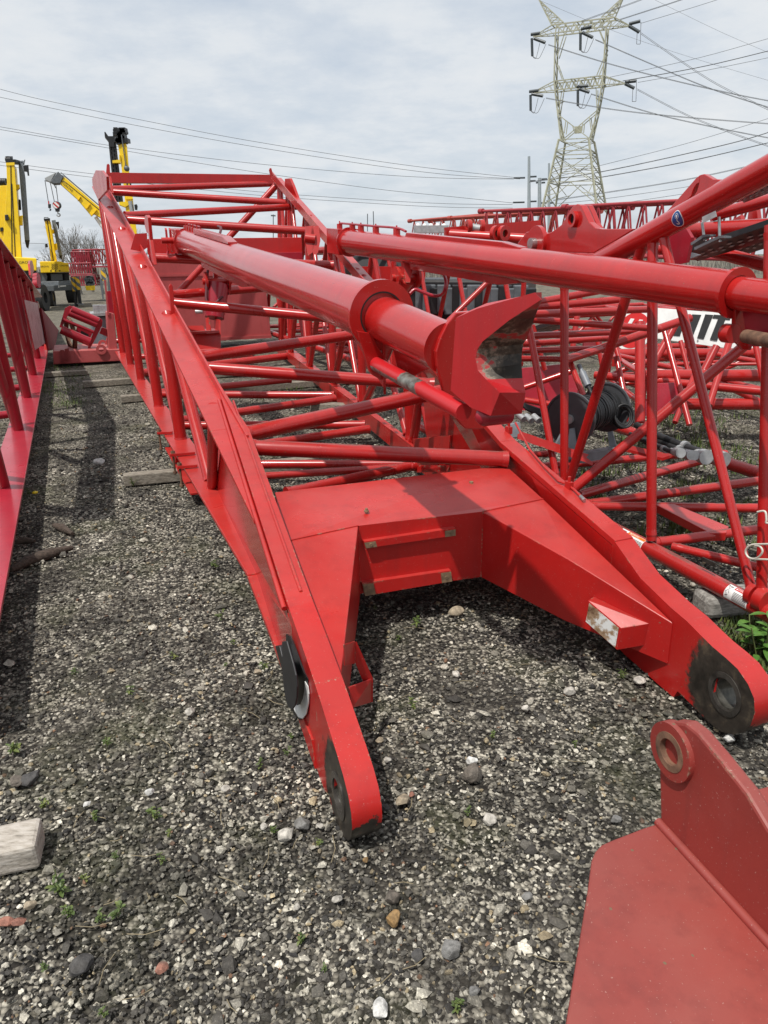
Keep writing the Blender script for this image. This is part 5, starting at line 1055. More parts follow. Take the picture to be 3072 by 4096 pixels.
# long lattice booms at the right, beyond everything
def boomline(label, x0, y0, d0, x1, y1, d1, drop, bays, mat):
    t = thing('lattice_boom', Yp(x0,y0,d0), label, 'lattice boom', 'long red lattice booms in the background')
    a, b_ = Yp(x0,y0,d0), Yp(x1,y1,d1); d = b_-a; L = d.length; s_ = V3((d.y,-d.x,0)).normalized()*-1.6
    for o_ in (V3((0,0,0)), s_): 
        for z in (0, -drop): MB().tube(a+o_+UP*z, b_+o_+UP*z, .075, n=8).build('chord', mat, t)
    m = MB()
    for k in range(bays):
        p0, pm, p1 = a.lerp(b_,k/bays), a.lerp(b_,(k+.5)/bays), a.lerp(b_,(k+1)/bays); dn = UP*-drop
        for o_ in (V3((0,0,0)), s_): m.tube(p0+o_+dn, pm+o_, .04, n=6, caps=False); m.tube(pm+o_, p1+o_+dn, .04, n=6, caps=False)
        m.tube(p0, pm+s_, .035, n=6, caps=False); m.tube(pm+s_, p1, .035, n=6, caps=False); m.tube(p0+dn, pm+s_+dn, .035, n=6, caps=False); m.tube(pm+s_+dn, p1+dn, .035, n=6, caps=False)
    m.build('lacing', mat, t)
    for P in (a, b_, a+s_, b_+s_): MB().ring(P, d.normalized(), .13, 0, .3, 14).build('joint', mat, t)
    return t
REDO = paint('red_paint_orange_faded', (.40,.06,.045), (.34,.05,.04), .5, 0, .2); REDD = paint('red_paint_far', (.34,.025,.035), (.28,.02,.03), .5, 0, .15)
boomline('orange-faded lattice boom at the far left end of the long row', 1640,884,52, 1960,856,44, 1.5, 8, REDO)
boomline('faded red lattice boom in the middle of the long row', 1800,872,46, 2300,842,37, 1.7, 11, REDO)
boomline('dark red lattice boom in front of the pylon base', 1925,845,40, 2420,826,33, 1.9, 10, REDD)
boomline('dark red lattice boom behind the lifting lug, nearest in the long row', 2260,828,35, 3200,778,25, 2.0, 13, REDD)
# ---------------------------------------------------------------- pylon, poles and lines
TWR = plain('weathered_pylon_steel', (.36,.36,.27), .7, 0, .25, .8); PINS = plain('insulator_glaze', (.045,.055,.06), .35); WIRE = plain('wire_grey', (.16,.17,.18), .6); PIPE = plain('pole_steel', (.30,.34,.36), .6)
tw = thing('transmission_tower', Yp(2300,1150,150), 'pale green lattice transmission tower with two crossarms under grey sky', 'transmission tower')
nT = V3((.5,1,0)); kT = nT.dot(Yp(2305,600,150)); nTn = nT.normalized()
def tp(x, y, o=0.0): return onpl(2100+x*.6692, y*.6693, nT, kT) + nTn*o
class Lat:
    def __init__(s): s.m = MB()
    def l(s, a, b, w, oa=0.0, ob=None): w *= .72; s.m.bar(tp(*a,oa), tp(*b,oa if ob is None else ob), w, w); return s
    def both(s, a, b, w, oa, ob=None):
        ob = oa if ob is None else ob; s.l(a,b,w,oa,ob); s.l(a,b,w,-oa,-ob); return s
    def zig(s, a0, a1, b0, b1, n, w, o0, o1=None):
        o1 = o0 if o1 is None else o1
        L2 = lambda p, q, t: (lerp(p[0],q[0],t), lerp(p[1],q[1],t))
        for k in range(n):
            p, q = (L2(a0,a1,k/n), L2(b0,b1,(k+.5)/n)); r_ = L2(a0,a1,(k+1)/n)
            for sg_ in (1,-1): s.m.bar(tp(*p, sg_*lerp(o0,o1,k/n)), tp(*q, sg_*lerp(o0,o1,(k+.5)/n)), w, w); s.m.bar(tp(*q, sg_*lerp(o0,o1,(k+.5)/n)), tp(*r_, sg_*lerp(o0,o1,(k+1)/n)), w, w)
        return s
L_ = Lat()
for a, b_, oa, ob in (((222,842),(135,1290),2.6,5.2), ((398,838),(462,1270),2.6,5.2)): L_.both(a, b_, .42, oa, ob)
for ya, xl, xr, o in ((845,222,398,2.6),(915,206,410,3.1),(940,203,412,3.2),(1100,170,437,4.2)): L_.both((xl,ya),(xr,ya-8),.2,o); [L_.m.bar(tp(x,y_,-o), tp(x,y_,o), .18, .18) for x, y_ in ((xl,ya),(xr,ya-8))]
for a, b_, oa, ob in (((203,945),(432,1098),3.2,4.2),((412,935),(172,1098),3.2,4.2),((206,912),(398,842),3.0,2.6),((410,908),(222,846),3.0,2.6),((302,1100),(150,1240),4.2,5),((302,1100),(455,1225),4.2,5),((190,1020),(300,1003),3.7,3.7),((420,1010),(310,1003),3.7,3.7),((170,1100),(215,1160),4.2,4.6),((437,1095),(400,1180),4.2,4.6),((155,1180),(240,1160),4.7,4.5),((447,1165),(370,1160),4.7,4.5)): L_.both(a, b_, .16, oa, ob)
for xl, xr, ya in ((190,415,1000),(180,427,1050)): 
    L_.both((xl,ya),(xr,ya-5),.12,3.7)
for (xa,ya),(xb,yb),o0,o1 in (((203,945),(170,1100),3.2,4.2),((412,935),(437,1095),3.2,4.2),((170,1100),(135,1290),4.2,5.2),((437,1095),(462,1270),4.2,5.2)):
    for t in (0,.33,.66): L_.m.bar(tp(lerp(xa,xb,t),lerp(ya,yb,t),lerp(o0,o1,t)), tp(lerp(xa,xb,t+.33),lerp(ya,yb,t+.33),-lerp(o0,o1,t+.33)), .12, .12); L_.m.bar(tp(lerp(xa,xb,t),lerp(ya,yb,t),-lerp(o0,o1,t)), tp(lerp(xa,xb,t+.33),lerp(ya,yb,t+.33),lerp(o0,o1,t+.33)), .12, .12)
L_.m.build('tower_body', TWR, tw)
L_ = Lat()
for pts, o in ((((222,842),(204,690),(184,520),(182,480),(190,205)),1.0), (((398,838),(440,655),(468,505),(472,460),(492,168)),1.0)):
    for a, b_ in zip(pts[:-1], pts[1:]): L_.both(a, b_, .34, o)
    for a, b_ in zip(pts[:-1], pts[1:]):
        for t in (0,.25,.5,.75): L_.m.bar(tp(lerp(a[0],b_[0],t),lerp(a[1],b_[1],t),o), tp(lerp(a[0],b_[0],t+.25),lerp(a[1],b_[1],t+.25),-o), .12, .12)
for a, b_ in (((204,690),(390,832)),((440,660),(232,838)),((226,548),(205,690)),((430,535),(436,665)),((240,212),(198,345)),((195,385),(228,478)),((446,182),(492,300)),((490,320),(434,455)),((204,690),(232,838)),((432,690),(388,835)),((250,725),(240,800)),((290,755),(300,790)),((390,705),(400,780)),((350,740),(345,790)),((232,600),(190,620)),((428,590),(455,600))): L_.both(a, b_, .20, .8)
L_.m.box(tp(318,776), V3((.55,-.27,0)), nTn*.1, UP*.6); L_.m.build('window_legs', TWR, tw)
for nm, up0, up1, lo0, lo1, tl, tr in (('crossarm',(170,158),(540,112),(190,205),(498,166),(48,220),(632,156)), ('crossarm',(180,492),(476,458),(184,545),(480,512),(38,556),(604,500))):
    L_ = Lat(); L_.both(up0,up1,.26,1.0).both(lo0,lo1,.26,1.0); L_.zig(lo0,lo1,up0,up1,7,.16,1.0)
    for a, b_, o in ((up0,tl,1.0),(lo0,tl,1.0),(up1,tr,1.0),(lo1,tr,1.0)): L_.both(a,b_,.2,o,0)
    for (p0,p1,t_) in ((up0,lo0,tl),(up1,lo1,tr)):
        for t in (.25,.5,.72): L_.both((lerp(p0[0],t_[0],t),lerp(p0[1],t_[1],t)), (lerp(p1[0],t_[0],t-.12),lerp(p1[1],t_[1],t-.12)), .11, 1-t)
    for t in (0,.2,.4,.6,.8,1): L_.m.bar(tp(lerp(up0[0],up1[0],t),lerp(up0[1],up1[1],t),1), tp(lerp(up0[0],up1[0],t),lerp(up0[1],up1[1],t),-1), .14, .14)
    L_.m.build(nm, TWR, tw)
for apex, a, b_ in (((82,-4),(168,160),(238,142)), ((592,-22),(462,112),(528,108))):
    L_ = Lat(); L_.both(a,apex,.2,1,.1).both(b_,apex,.2,1,.1); L_.zig(a,apex,b_,apex,5,.11,1,.1); L_.m.build('earth_peak', TWR, tw)
for a, b_ in (((48,218),(100,210)),((66,241),(132,266)),((345,186),(406,171)),((352,206),(414,236)),((630,156),(696,139)),((630,168),(690,204)),((38,556),(92,549)),((52,570),(118,582)),((320,526),(386,522)),((333,540),(393,560)),((605,500),(671,493)),((606,510),(660,536))):
    p, q = tp(*a,-1.4), tp(*b_,-1.4); MB().tube(p, q, .27, n=8).build('insulator', PINS, tw)
for a, b_ in (((52,240),(55,345)),((341,208),(340,310)),((44,575),(45,668)),((325,545),(325,640))):
    m = MB()
    for k in range(13): m.ring(tp(*a,-1.3).lerp(tp(*b_,-1.3),(k+.5)/13), UP, .24, 0, .22, 8)
    m.build('insulator', PINS, tw)
m = MB()
for x0, y0 in ((55,345),(340,310),(45,668),(325,640)):
    for dx, dy in ((45,-75),(82,-72)): m.path(smooth_path([tp(x0+dx,y0+dy,-1.4), tp(x0+dx*.75,y0+dy*.35,-1.4), tp(x0+dx*.45,y0+15,-1.4), tp(x0,y0,-1.4)]), .045, 4)
for x0, y0 in ((678,190),(652,530)):
    for dx in (0, 22): m.path([tp(x0+dx,y0-45 if dx else y0+5,-1.4), tp(x0+dx-4,y0+85,-1.4)], .045, 4)
    m.path([tp(x0-4,y0+85,-1.4), tp(x0+18,y0+85,-1.4)], .045, 4)
m.build('jumper_loop', WIRE, tw)
for lab, x, yt, yb, w0, w1, arms in (('tallest grey steel monopole, leftmost of three by the pylon',2116,625,1000,4.5,8,((2055,2100,712),(2122,2146,707),(2120,2142,724),(2052,2098,810),(2122,2146,806))), ('shortest and thickest grey monopole, between two taller ones',2158,712,1000,6,8.5,((2166,2188,717),(2166,2180,731),(2144,2152,731),(2166,2186,812))), ('slim grey monopole just left of the pylon legs',2196,653,1000,3.5,7,((2200,2216,728),(2186,2192,805),(2200,2214,812)))):
    t = thing('steel_pole', Yp(x,yb,210), lab, 'utility pole', 'grey steel poles beside the pylon'); MB().tube(Yp(x,yb,210), Yp(x,yt,210), w1*210/F, w0*210/F, n=12).build('shaft', PIPE, t)
    for x0, x1, y in arms: MB().tube(Yp(x0,y,210), Yp(x1,y-1,210), .24, n=6).build('insulator', PINS, t)
for lab, x, yt, yb, Y_ in (('thin wooden utility pole seen between the red far corner posts',1093,858,1000,90), ('short wooden utility pole with crossbar behind the yellow cranes',142,1033,1110,110), ('thin pole on the horizon left of the mid-ground fittings',1470,855,1000,150), ('thin slanting mast on the horizon by the mid-ground fittings',1497,845,1000,150)):
    t = thing('utility_pole', Yp(x,yb,Y_), lab, 'utility pole'); MB().tube(Yp(x,yb,Y_), Yp(x-(4 if 'slant' in lab else 0),yt,Y_), 1.6*Y_/F, n=8).build('shaft', GREY, t)
    if 'cross' in lab or 'corner' in lab: MB().bar(Yp(x-9,yt+4,Y_), Yp(x+9,yt+5,Y_), .15, .15).build('crossbar', GREY, t)
def wire(pts, d0, d1, label, pair=0.0, w=1.5):
    P = [(0,0)]; n = len(pts); m = MB()
    t = thing('power_line', Yp(*pts[0],d0), label, 'power line', 'overhead power lines')
    for k in ((0,) if not pair else (0, pair)):
        Q = smooth_path([Yp(x, y+k, lerp(d0,d1,i/(n-1))) for i, (x, y) in enumerate(pts)], 6)
        MB().path(Q, w/2/F*(d0+d1)/2, 4, rs=[w/2/F*q.y for q in Q]).build('cable', WIRE, t)
c6 = lambda *P: [(2000+x*.6462, y*.6462) for x, y in P]
wire([(-60,340),(175,400),(600,487),(1000,563),(1500,643),(1800,682),(2080,712)], 120, 200, 'uppermost wire crossing the left sky')
wire([(-60,376),(54,400),(500,493),(1000,584),(1500,662),(1800,699),(2080,716)], 120, 200, 'second wire from the top in the left sky')
wire([(-60,500),(0,507),(434,581),(1000,652),(1500,697),(1800,713),(2055,716)], 120, 200, 'third wire from the top, meeting the tall yellow mast')
wire([(-60,510),(0,518),(434,592),(1000,685),(1500,755),(1800,786),(2055,812)], 120, 200, 'fourth wire from the top in the left sky')
wire([(-60,640),(0,647),(368,695),(1000,764),(1500,800),(1800,815),(2050,818)], 120, 200, 'lowest pair of wires crossing the left sky', 14)
wire([(90,972),(300,978),(560,985)], 110, 110, 'thin horizontal wire between the yellow cranes')
wire(c6((870,145),(1110,72),(1340,0),(1600,-90)), 148, 60, 'wire rising right from the upper right insulator')
wire(c6((740,120),(920,62),(1110,0),(1300,-70)), 148, 70, 'wire rising right from the middle of the upper crossarm', 3)
wire(c6((500,130),(690,62),(860,0),(1000,-60)), 150, 80, 'wire rising right from the left end of the upper crossarm', 4)
wire(c6((660,482),(1160,375),(1720,222)), 150, 60, 'uppermost of three wires leaving the lower crossarm to the right')
wire(c6((760,500),(1200,422),(1720,300)), 150, 60, 'middle of three wires leaving the lower crossarm to the right', 1.5)
wire(c6((855,510),(1250,440),(1720,345)), 148, 60, 'lowest of three wires leaving the lower crossarm to the right')
wire(c6((870,200),(1100,360),(1350,520),(1720,700)), 148, 110, 'steepest wire pair dropping right from the upper crossarm', 6)
wire(c6((590,243),(950,400),(1300,545),(1720,680)), 150, 110, 'wire pair dropping right from the upper crossarm centre', 3)
wire(c6((300,275),(650,385),(1050,490),(1450,580),(1720,632)), 152, 110, 'wire pair dropping right from the upper left arm', 3)
wire(c6((850,550),(1150,705),(1450,825),(1720,920)), 148, 110, 'steepest wire pair dropping right from the lower crossarm', 5)
wire(c6((565,580),(950,700),(1350,790),(1720,862)), 150, 110, 'wire pair dropping right from the lower crossarm centre', 3)
wire(c6((285,605),(650,668),(1050,715),(1720,768)), 152, 110, 'wire pair dropping right from the lower left arm', 3)
wire(c6((300,1110),(600,1030),(1130,895),(1720,715)), 190, 110, 'first wire below the pylon waist, rising to the right')
wire(c6((180,1125),(600,1067),(1350,905),(1720,800)), 190, 110, 'second wire below the pylon waist, rising to the right', 2)
wire(c6((330,1140),(600,1100),(1150,1000),(1720,868)), 190, 110, 'third wire below the pylon waist, rising to the right', 2)
wire(c6((330,1238),(640,1192),(1150,1110),(1720,985)), 190, 110, 'wire near the pylon feet, rising behind the lifting lug', 3)
wire(c6((330,1262),(650,1230),(1200,1150),(1720,1060)), 190, 110, 'lowest wire pair passing behind the lifting lug', 26)
wire(c6((240,0),(700,190),(1150,345),(1720,515)), 152, 90, 'faint thin wire slanting down right behind the pylon', 0, .9)
wire(c6((960,0),(1350,190),(1720,350)), 120, 90, 'faint thin wire slanting down in the upper right sky', 0, .9)
# ---------------------------------------------------------------- bare trees
BARK = plain('grey_bark', (.17,.155,.135), .9, 0, .3, 2)
def tree(px, ytop, Y_, label, spread=.5, seed=1, depth=6, rbase=1.0):
    rnd = random.Random(seed); b0 = Yp(px, 1000, Y_); b0.z = gz(b0.x, b0.y)-.1; H = Yp(px, ytop, Y_).z - b0.z
    t = thing('bare_tree', b0, label, 'tree', 'bare trees beyond the yard'); tr_ = MB(); cr = MB()
    def grow(p, d, L, r, lev):
        n = 3; pts = [p]; dd = d.copy()
        for k in range(n):
            dd = (dd + V3((rnd.gauss(0,.10), rnd.gauss(0,.10), rnd.gauss(.04,.06)))).normalized(); pts.append(pts[-1]+dd*L/n)
        (tr_ if lev < 2 else cr).path(pts, r, 6 if lev < 2 else (4 if lev < 4 else 3), rs=[lerp(r, r*.66, k/n) for k in range(n+1)])
        if lev >= depth: return
        nb_ = 3 if lev < 4 else 2
        for k in range(nb_):
            a = rnd.uniform(0,2*PI); ti = rnd.uniform(.35,.75)*spread*1.25 if k else .15*spread
            x = dd.cross(V3((.3,.9,.2))).normalized(); y = dd.cross(x); nd_ = (dd*math.cos(ti)+(x*math.cos(a)+y*math.sin(a))*math.sin(ti)).normalized()
            s0 = pts[-1] if k == 0 or lev == 0 and k < 1 else pts[rnd.choice((1,2,3)) if lev else rnd.choice((2,3))]
            grow(s0, nd_, L*rnd.uniform(.60,.82), max(r*.56, .012), lev+1)
    grow(b0, V3((rnd.uniform(-.05,.05),0,1)), H*.27, .14*rbase, 0)
    tr_.build('trunk', BARK, t); cr.build('crown', BARK, t)
for i, (x, yt, Y_, sp_, lab) in enumerate(((350,812,92,.55,'tallest bare tree, behind the red lattice stack'),(300,850,88,.6,'bare tree with wide crown under the slanting yellow boom'),(258,905,84,.75,'short bushy bare tree just right of the second yellow crane'),(390,835,86,.5,'bare tree close against the red boom, left side'),(325,880,100,.5,'slim bare tree between the taller ones by the lattice stack'),(545,862,90,.6,'bare tree glimpsed through the red boom beside the tall yellow mast'),(415,850,96,.5,'bare tree half hidden by the left frame of the central boom'),(182,985,90,.5,'small bare sapling between the two yellow cranes'),(115,1000,95,.6,'tiny bare sapling right of the first yellow crane boom'))):
    tree(x, yt, Y_, lab, sp_, 11+i, 6 if yt < 950 else 5, 1.2 if yt < 950 else .5)
for i, (x, yt, lab) in enumerate(((2395,850,'bare tree behind the long lattice boom, right of the pylon'),(2480,838,'round bare tree left of the lifting lug on the horizon'),(2560,842,'bare tree directly behind the lifting lug'),(2650,835,'bare tree just right of the lifting lug on the horizon'),(1755,870,'pale bare tree at the far left end of the long lattice row'),(2290,862,'bare tree between the pylon legs'))):
    tree(x, yt, 100, lab, .8, 40+i, 5, .9)
m = MB(); rnd = random.Random(3)
for k in range(2600):
    x = rnd.uniform(-110,170); y = rnd.uniform(118,130); z = gz(x,y); h = rnd.uniform(1.2,3.4); m.path([V3((x,y,z)), V3((x+rnd.gauss(0,.5),y,z+h))], .05, 3)
tag(m.build('far_brush', BARK), kind='stuff')
# ---------------------------------------------------------------- stones one can tell apart
def stone_mat(name, c): 
    m, nt, b = newmat(name); p = pos_(nt); n = noise_(nt,p,60,6,.7); n2 = noise_(nt,p,14,4)
    cc = mixc(nt, ramp(nt, n, [(.38,(0,0,0)),(.62,(1,1,1))]), tuple(x*.6 for x in c), tuple(min(.8,x*1.25) for x in c)); cc = mixc(nt, math_(nt,'MULTIPLY', ramp(nt, n2, [(.5,(0,0,0)),(.7,(1,1,1))]), .5), cc, (.10,.09,.075))
    nt.links.new(cc, b.inputs['Base Color']); b.inputs['Roughness'].default_value = .85; bump(nt, b, n, .7, .004); return m
SM = dict(pale=stone_mat('pale_stone',(.44,.41,.36)), grey=stone_mat('grey_stone',(.19,.185,.175)), dark=stone_mat('dark_stone',(.065,.062,.06)), tan=stone_mat('tan_stone',(.33,.27,.19)), ochre=stone_mat('ochre_stone',(.30,.18,.07)), white=stone_mat('white_stone',(.56,.55,.52)), red=stone_mat('reddish_stone',(.27,.12,.085)), brown=stone_mat('brown_stone',(.13,.11,.09)))
def ico2():
    v, f = iv.tolist(), [tuple(x) for x in if_]; v = [V3(p) for p in v]
    for _ in range(2):
        c = {}; nf_ = []
        def mid(a, b):
            k = (min(a,b), max(a,b))
            if k not in c: v.append(((v[a]+v[b])/2).normalized()); c[k] = len(v)-1
            return c[k]
        for a, b, d in f: x, y, z = mid(a,b), mid(b,d), mid(d,a); nf_ += [(a,x,z),(b,y,x),(d,z,y),(x,y,z)]
        f = nf_
    return v, f
I2 = ico2()
def rock(x, y, w_, asp, kind, label, seed):
    rnd = random.Random(seed); c_ = Zp(x, y, .01); dm = (c_-CAM).dot(FW); r = w_*.92*dm/F/2; a = rnd.uniform(0,PI); of = V3((rnd.random()*50,rnd.random()*50,0)); vs = []
    pl_ = [(V3((rnd.gauss(0,1),rnd.gauss(0,1),rnd.gauss(.2,.8))).normalized(), rnd.uniform(.58,.86)) for _ in range(13)]
    for p in I2[0]:
        q = p*(1+.22*mnoise.noise(p*1.6+of)+.07*mnoise.noise(p*5+of))
        for n_, h_ in pl_:
            e = q.dot(n_)-h_
            if e > 0: q = q - n_*e*.97
        q = V3((q.x, q.y*asp, q.z*.62))*r; vs.append(c_+V3((q.x*math.cos(a*.3)-q.y*math.sin(a*.3), q.x*math.sin(a*.3)+q.y*math.cos(a*.3), q.z+r*.22)))
    o = MB().add(vs, I2[1], False).build('stone', SM[kind]); tag(o, label, 'stone', 'larger stones in the gravel')
for i, (x, y, w, asp, kind, lab) in enumerate((
 (1212,3300,84,.9,'grey','rounded grey stone left of the near pin eye'),(1145,3345,92,.7,'pale','flat pale stone touching the grey one left of the near pin eye'),(1054,3309,40,1.2,'pale','upright pale stone leftmost near the near pin eye'),(1282,3305,36,1.2,'pale','narrow pale stone closest to the left of the near pin eye'),
 (1610,3205,78,.8,'tan','smooth tan stone right of the near pin eye'),(1648,3180,34,.7,'red','small reddish stone behind the smooth tan one'),(1538,3232,48,1,'dark','dark round stone against the near pin eye'),(1549,3042,40,.9,'pale','pale stone beside the left leg, above the dark hollow'),(1520,2962,40,1,'tan','tan stone right of the left leg below the hook bracket'),
 (1887,3049,66,.6,'white','bright white angular stone in the middle of the gravel'),(1893,3098,120,.75,'brown','large brown-grey flat stone under the bright white one'),(1955,3282,72,.9,'pale','cream block of stone below the gravel centre'),(2467,3282,56,.9,'grey','angular light grey stone left of the corner bracket'),(2561,2725,62,.9,'pale','round pale stone left of the right pin eye'),(2280,2768,62,.7,'pale','oblong pale stone in front of the peeling bracket'),
 (2105,2837,50,.7,'pale','pale lump in the gravel between the two legs'),(1824,2700,46,.9,'pale','pale stone midway between the legs near the weeds'),(1830,2450,80,.5,'tan','flat sandy patch stone in front of the red box'),(1574,3680,92,.7,'ochre','ochre stone, the only mustard one in the foreground'),(1568,3593,84,.9,'brown','dark brown block above the ochre stone'),
 (1805,3805,118,.75,'grey','large rough grey stone at the bottom centre'),(1524,4042,84,1.3,'white','white stone at the very bottom edge'),(1668,3824,66,.9,'dark','dark grey stone left of the rough grey one'),(1899,3967,60,.9,'grey','light grey angular stone at the bottom right of centre'),(1187,3630,42,.8,'pale','cream pebble left of the brown block'),(1462,3443,34,.7,'ochre','small orange-tan pebble below the pin eye'),
 (2917,2960,56,.9,'white','white crumbly stone under the right pin eye'),(70,3129,82,.9,'brown','pinkish brown stone by the left edge above the timber'),(119,3118,96,.8,'dark','dark smooth stone beside the pinkish one by the left edge'),(29,3692,72,.7,'red','red brick-like stone at the left edge'),(74,3694,64,.7,'red','second red stone just right of the left edge one'),(117,3624,62,.8,'tan','tan stone below the cut timber end'),
 (328,3865,112,.9,'dark','large dark lump in the lower left gravel'),(648,3874,66,.9,'red','purple-brown stone in the lower left gravel'),(596,3170,44,.9,'white','white pebble right of the timber'),(349,3219,44,.6,'white','small white oval pebble above the timber'),(395,1855,60,.6,'white','white stone on the path beside the left boom'),(1030,2690,40,.8,'tan','ochre stone beside the black dial housing'),
 (905,3160,52,.9,'pale','pale stone in open gravel left of the left leg'),(760,2850,50,.8,'pale','pale stone in the gravel midway to the left boom'),(1350,3600,52,.8,'pale','pale stone in the foreground below the near pin eye'),(2105,3590,58,.8,'grey','grey stone left of the corner bracket edge'))): rock(x, y, w, asp, kind, lab, 100+i)
# ---------------------------------------------------------------- weeds and grass
m, nt, b = newmat('weed_leaf'); p = pos_(nt); n = noise_(nt,p,30,4); nt.links.new(ramp(nt, n, [(.3,(.045,.07,.018)),(.5,(.08,.12,.03)),(.72,(.17,.18,.05))]), b.inputs['Base Color']); b.inputs['Roughness'].default_value = .5; b.inputs['Subsurface Weight'].default_value = 0; LEAF = m
DLEAF = plain('broad_leaf', (.075,.17,.03), .45, 0, .4, 30); STEM = plain('weed_stem', (.12,.15,.05), .6); FLOW = plain('yellow_petal', (.75,.55,.02), .5)
def leaf(mb, p, d, L, wd, droop=.5):
    d = V3(d).normalized(); s_ = d.cross(UP)
    if s_.length < .05: s_ = V3((1,0,0))
    s_.normalize(); P = [p]; dd = d.copy(); pts = []
    for k, ww in enumerate((.15,.8,1,.75,.1)):
        q = p + d*(L*k/4) - UP*(droop*L*(k/4)**2*.5); pts += [q-s_*wd*ww/2, q+UP*wd*.12*0-UP*wd*.15, q+s_*wd*ww/2]
    fs = []
    for k in range(4):
        for j in (0,1): fs.append((k*3+j, k*3+j+1, k*3+j+4, k*3+j+3))
    mb.add(pts, fs, True)
def weed(x, y, h, n, label, mat=None, broad=.45, seed=0):
    rnd = random.Random(seed+int(x)); g_ = Zp(x, y, 0); s_ = ((g_-CAM).dot(FW))/F; H = h*s_*.8
    t = thing('weed', g_, label, 'weed', 'weeds sprouting in the gravel'); st_ = MB(); lf = MB()
    for k in range(n):
        a = rnd.uniform(0,2*PI); le = rnd.uniform(.1,.35)*H; tip = g_+V3((math.cos(a)*le, math.sin(a)*le, H*rnd.uniform(.5,1))); st_.path([g_, g_.lerp(tip,.6)+UP*.002, tip], max(.0011,H*.018), 4)
        for j in range(5):
            q = g_.lerp(tip, rnd.uniform(.25,1)); a2 = rnd.uniform(0,2*PI); L = H*rnd.uniform(.22,.45); leaf(lf, q, (math.cos(a2),math.sin(a2),rnd.uniform(.1,.9)), L, L*broad*rnd.uniform(.7,1.2), .7)
    st_.build('stem', STEM, t); lf.build('foliage', mat or LEAF, t); return t
for i, (x, y, h, n, lab) in enumerate((
 (864,2275,62,4,'leafy weed left of the bend in the left leg'),(881,2480,58,4,'spiky weed further down beside the left leg'),(935,2580,36,3,'tiny weed between the spiky weed and the left leg'),(905,2668,44,3,'sparse weed in gravel left of the dial housing'),(1057,2685,52,4,'weed sprouting just left of the dial housing'),(1170,2960,44,3,'small weed left of the leg below the dial'),(1147,3022,50,3,'weed second below the dial housing'),(1041,3070,52,4,'weed third below the dial, set to the left'),(1093,3335,60,4,'weed among the pale stones by the near pin eye'),(1276,3385,54,4,'weed just below the near pin eye'),
 (1651,2838,60,4,'weed in the gravel right of the hook bracket'),(1669,2512,70,5,'bright rosette weed between the legs near the red box'),(1588,2565,40,3,'little weed left of the bright rosette'),(1968,2958,50,4,'weed right of the bright white stone'),(1874,3265,56,4,'weed beside the cream block of stone'),(1824,4040,80,5,'weed at the bottom edge right of centre'),(1206,3770,62,5,'weed left of the ochre stone'),(1300,3888,50,4,'weed in the foreground left of the rough grey stone'),
 (247,3580,150,4,'tall green weed, tallest in the lower left'),(283,3668,84,5,'bushy weed at the foot of the tall one'),(405,3692,80,5,'weed right of the bushy one in the lower left'),(475,3668,100,4,'upright weed rightmost of the lower left group'),(346,3525,60,3,'thin weed above the lower left group'),(463,3436,56,4,'compact weed in the gravel right of the timber'),(648,3450,60,4,'weed alone right of the compact one'),(378,3285,64,5,'weed just above the timber end'),(621,3275,90,5,'spreading weed in the left gravel'),(675,3345,56,4,'weed just below the spreading one'),(182,3880,56,4,'bright weed in the far lower left'),(418,4070,64,4,'dark weed at the bottom edge on the left'),
 (430,2990,60,4,'weed cluster in shade near the left boom'),(520,2780,56,4,'weed halfway down the left gravel'),(300,2700,50,3,'pale weed close to the left boom flange'),(700,2640,50,4,'weed in the middle of the left gravel'),(60,3020,90,6,'leafy weed at the shaded left edge'),(180,3230,70,6,'dense weed just behind the timber'),(2300,2990,44,3,'weed in the gravel right of centre, below the right leg'),(1500,2440,30,3,'tiny weed in the shadow of the red box'))):
    weed(x, y, h, n, lab, seed=i)
weed(2480,2716,70,5,'grassy tuft left of the right pin eye', broad=.16, seed=90)
weed(533,1945,44,8,'grassy tuft on the path beside the clamp timber', broad=.14, seed=91)
dn = weed(120,1980,40,6,'dandelion with one yellow flower beside the left boom', broad=.3, seed=92); f_ = Zp(140,1970,.06); MB().ball(f_, .022, 10, 6, 0, (1,1,.5)).build('flower', FLOW, dn)
bw_ = thing('broadleaf_weed', Zp(3040,2620,0), 'large broad-leaved green plant at the right edge under the labelled chord', 'weed', 'weeds sprouting in the gravel')
lf = MB(); st_ = MB(); rnd = random.Random(5)
for k in range(11):
    g_ = Zp(3040+rnd.uniform(-40,60), 2620+rnd.uniform(-30,25), 0); a = rnd.uniform(0,2*PI); tip = g_+V3((math.cos(a)*.06, math.sin(a)*.06, rnd.uniform(.10,.20))); st_.path([g_, tip], .003, 5)
    for j in range(7): q = g_.lerp(tip, rnd.uniform(.2,1)); a2 = rnd.uniform(0,2*PI); L = rnd.uniform(.06,.11); leaf(lf, q, (math.cos(a2),math.sin(a2),rnd.uniform(.2,1)), L, L*.36, .8)
st_.build('stem', STEM, bw_); lf.build('foliage', DLEAF, bw_)
gr = MB(); rnd = random.Random(9)
def grass(x0, x1, y0, y1, n, h, z=0.0):
    cl_ = [(rnd.uniform(x0,x1), rnd.uniform(y0,y1)) for _ in range(max(3, n//30))]
    for k in range(n):
        cx_, cy_ = rnd.choice(cl_); g_ = Zp(cx_+rnd.gauss(0,26), cy_+rnd.gauss(0,9), 0); a = rnd.uniform(0,2*PI); hh = h*rnd.uniform(.4,1.1); w_2 = .004+hh*.03
        d = V3((math.cos(a),math.sin(a),0)); s_ = V3((-d.y,d.x,0))*w_2; gr.add([g_-s_, g_+s_, g_+d*hh*.4+UP*hh], [(0,1,2)])
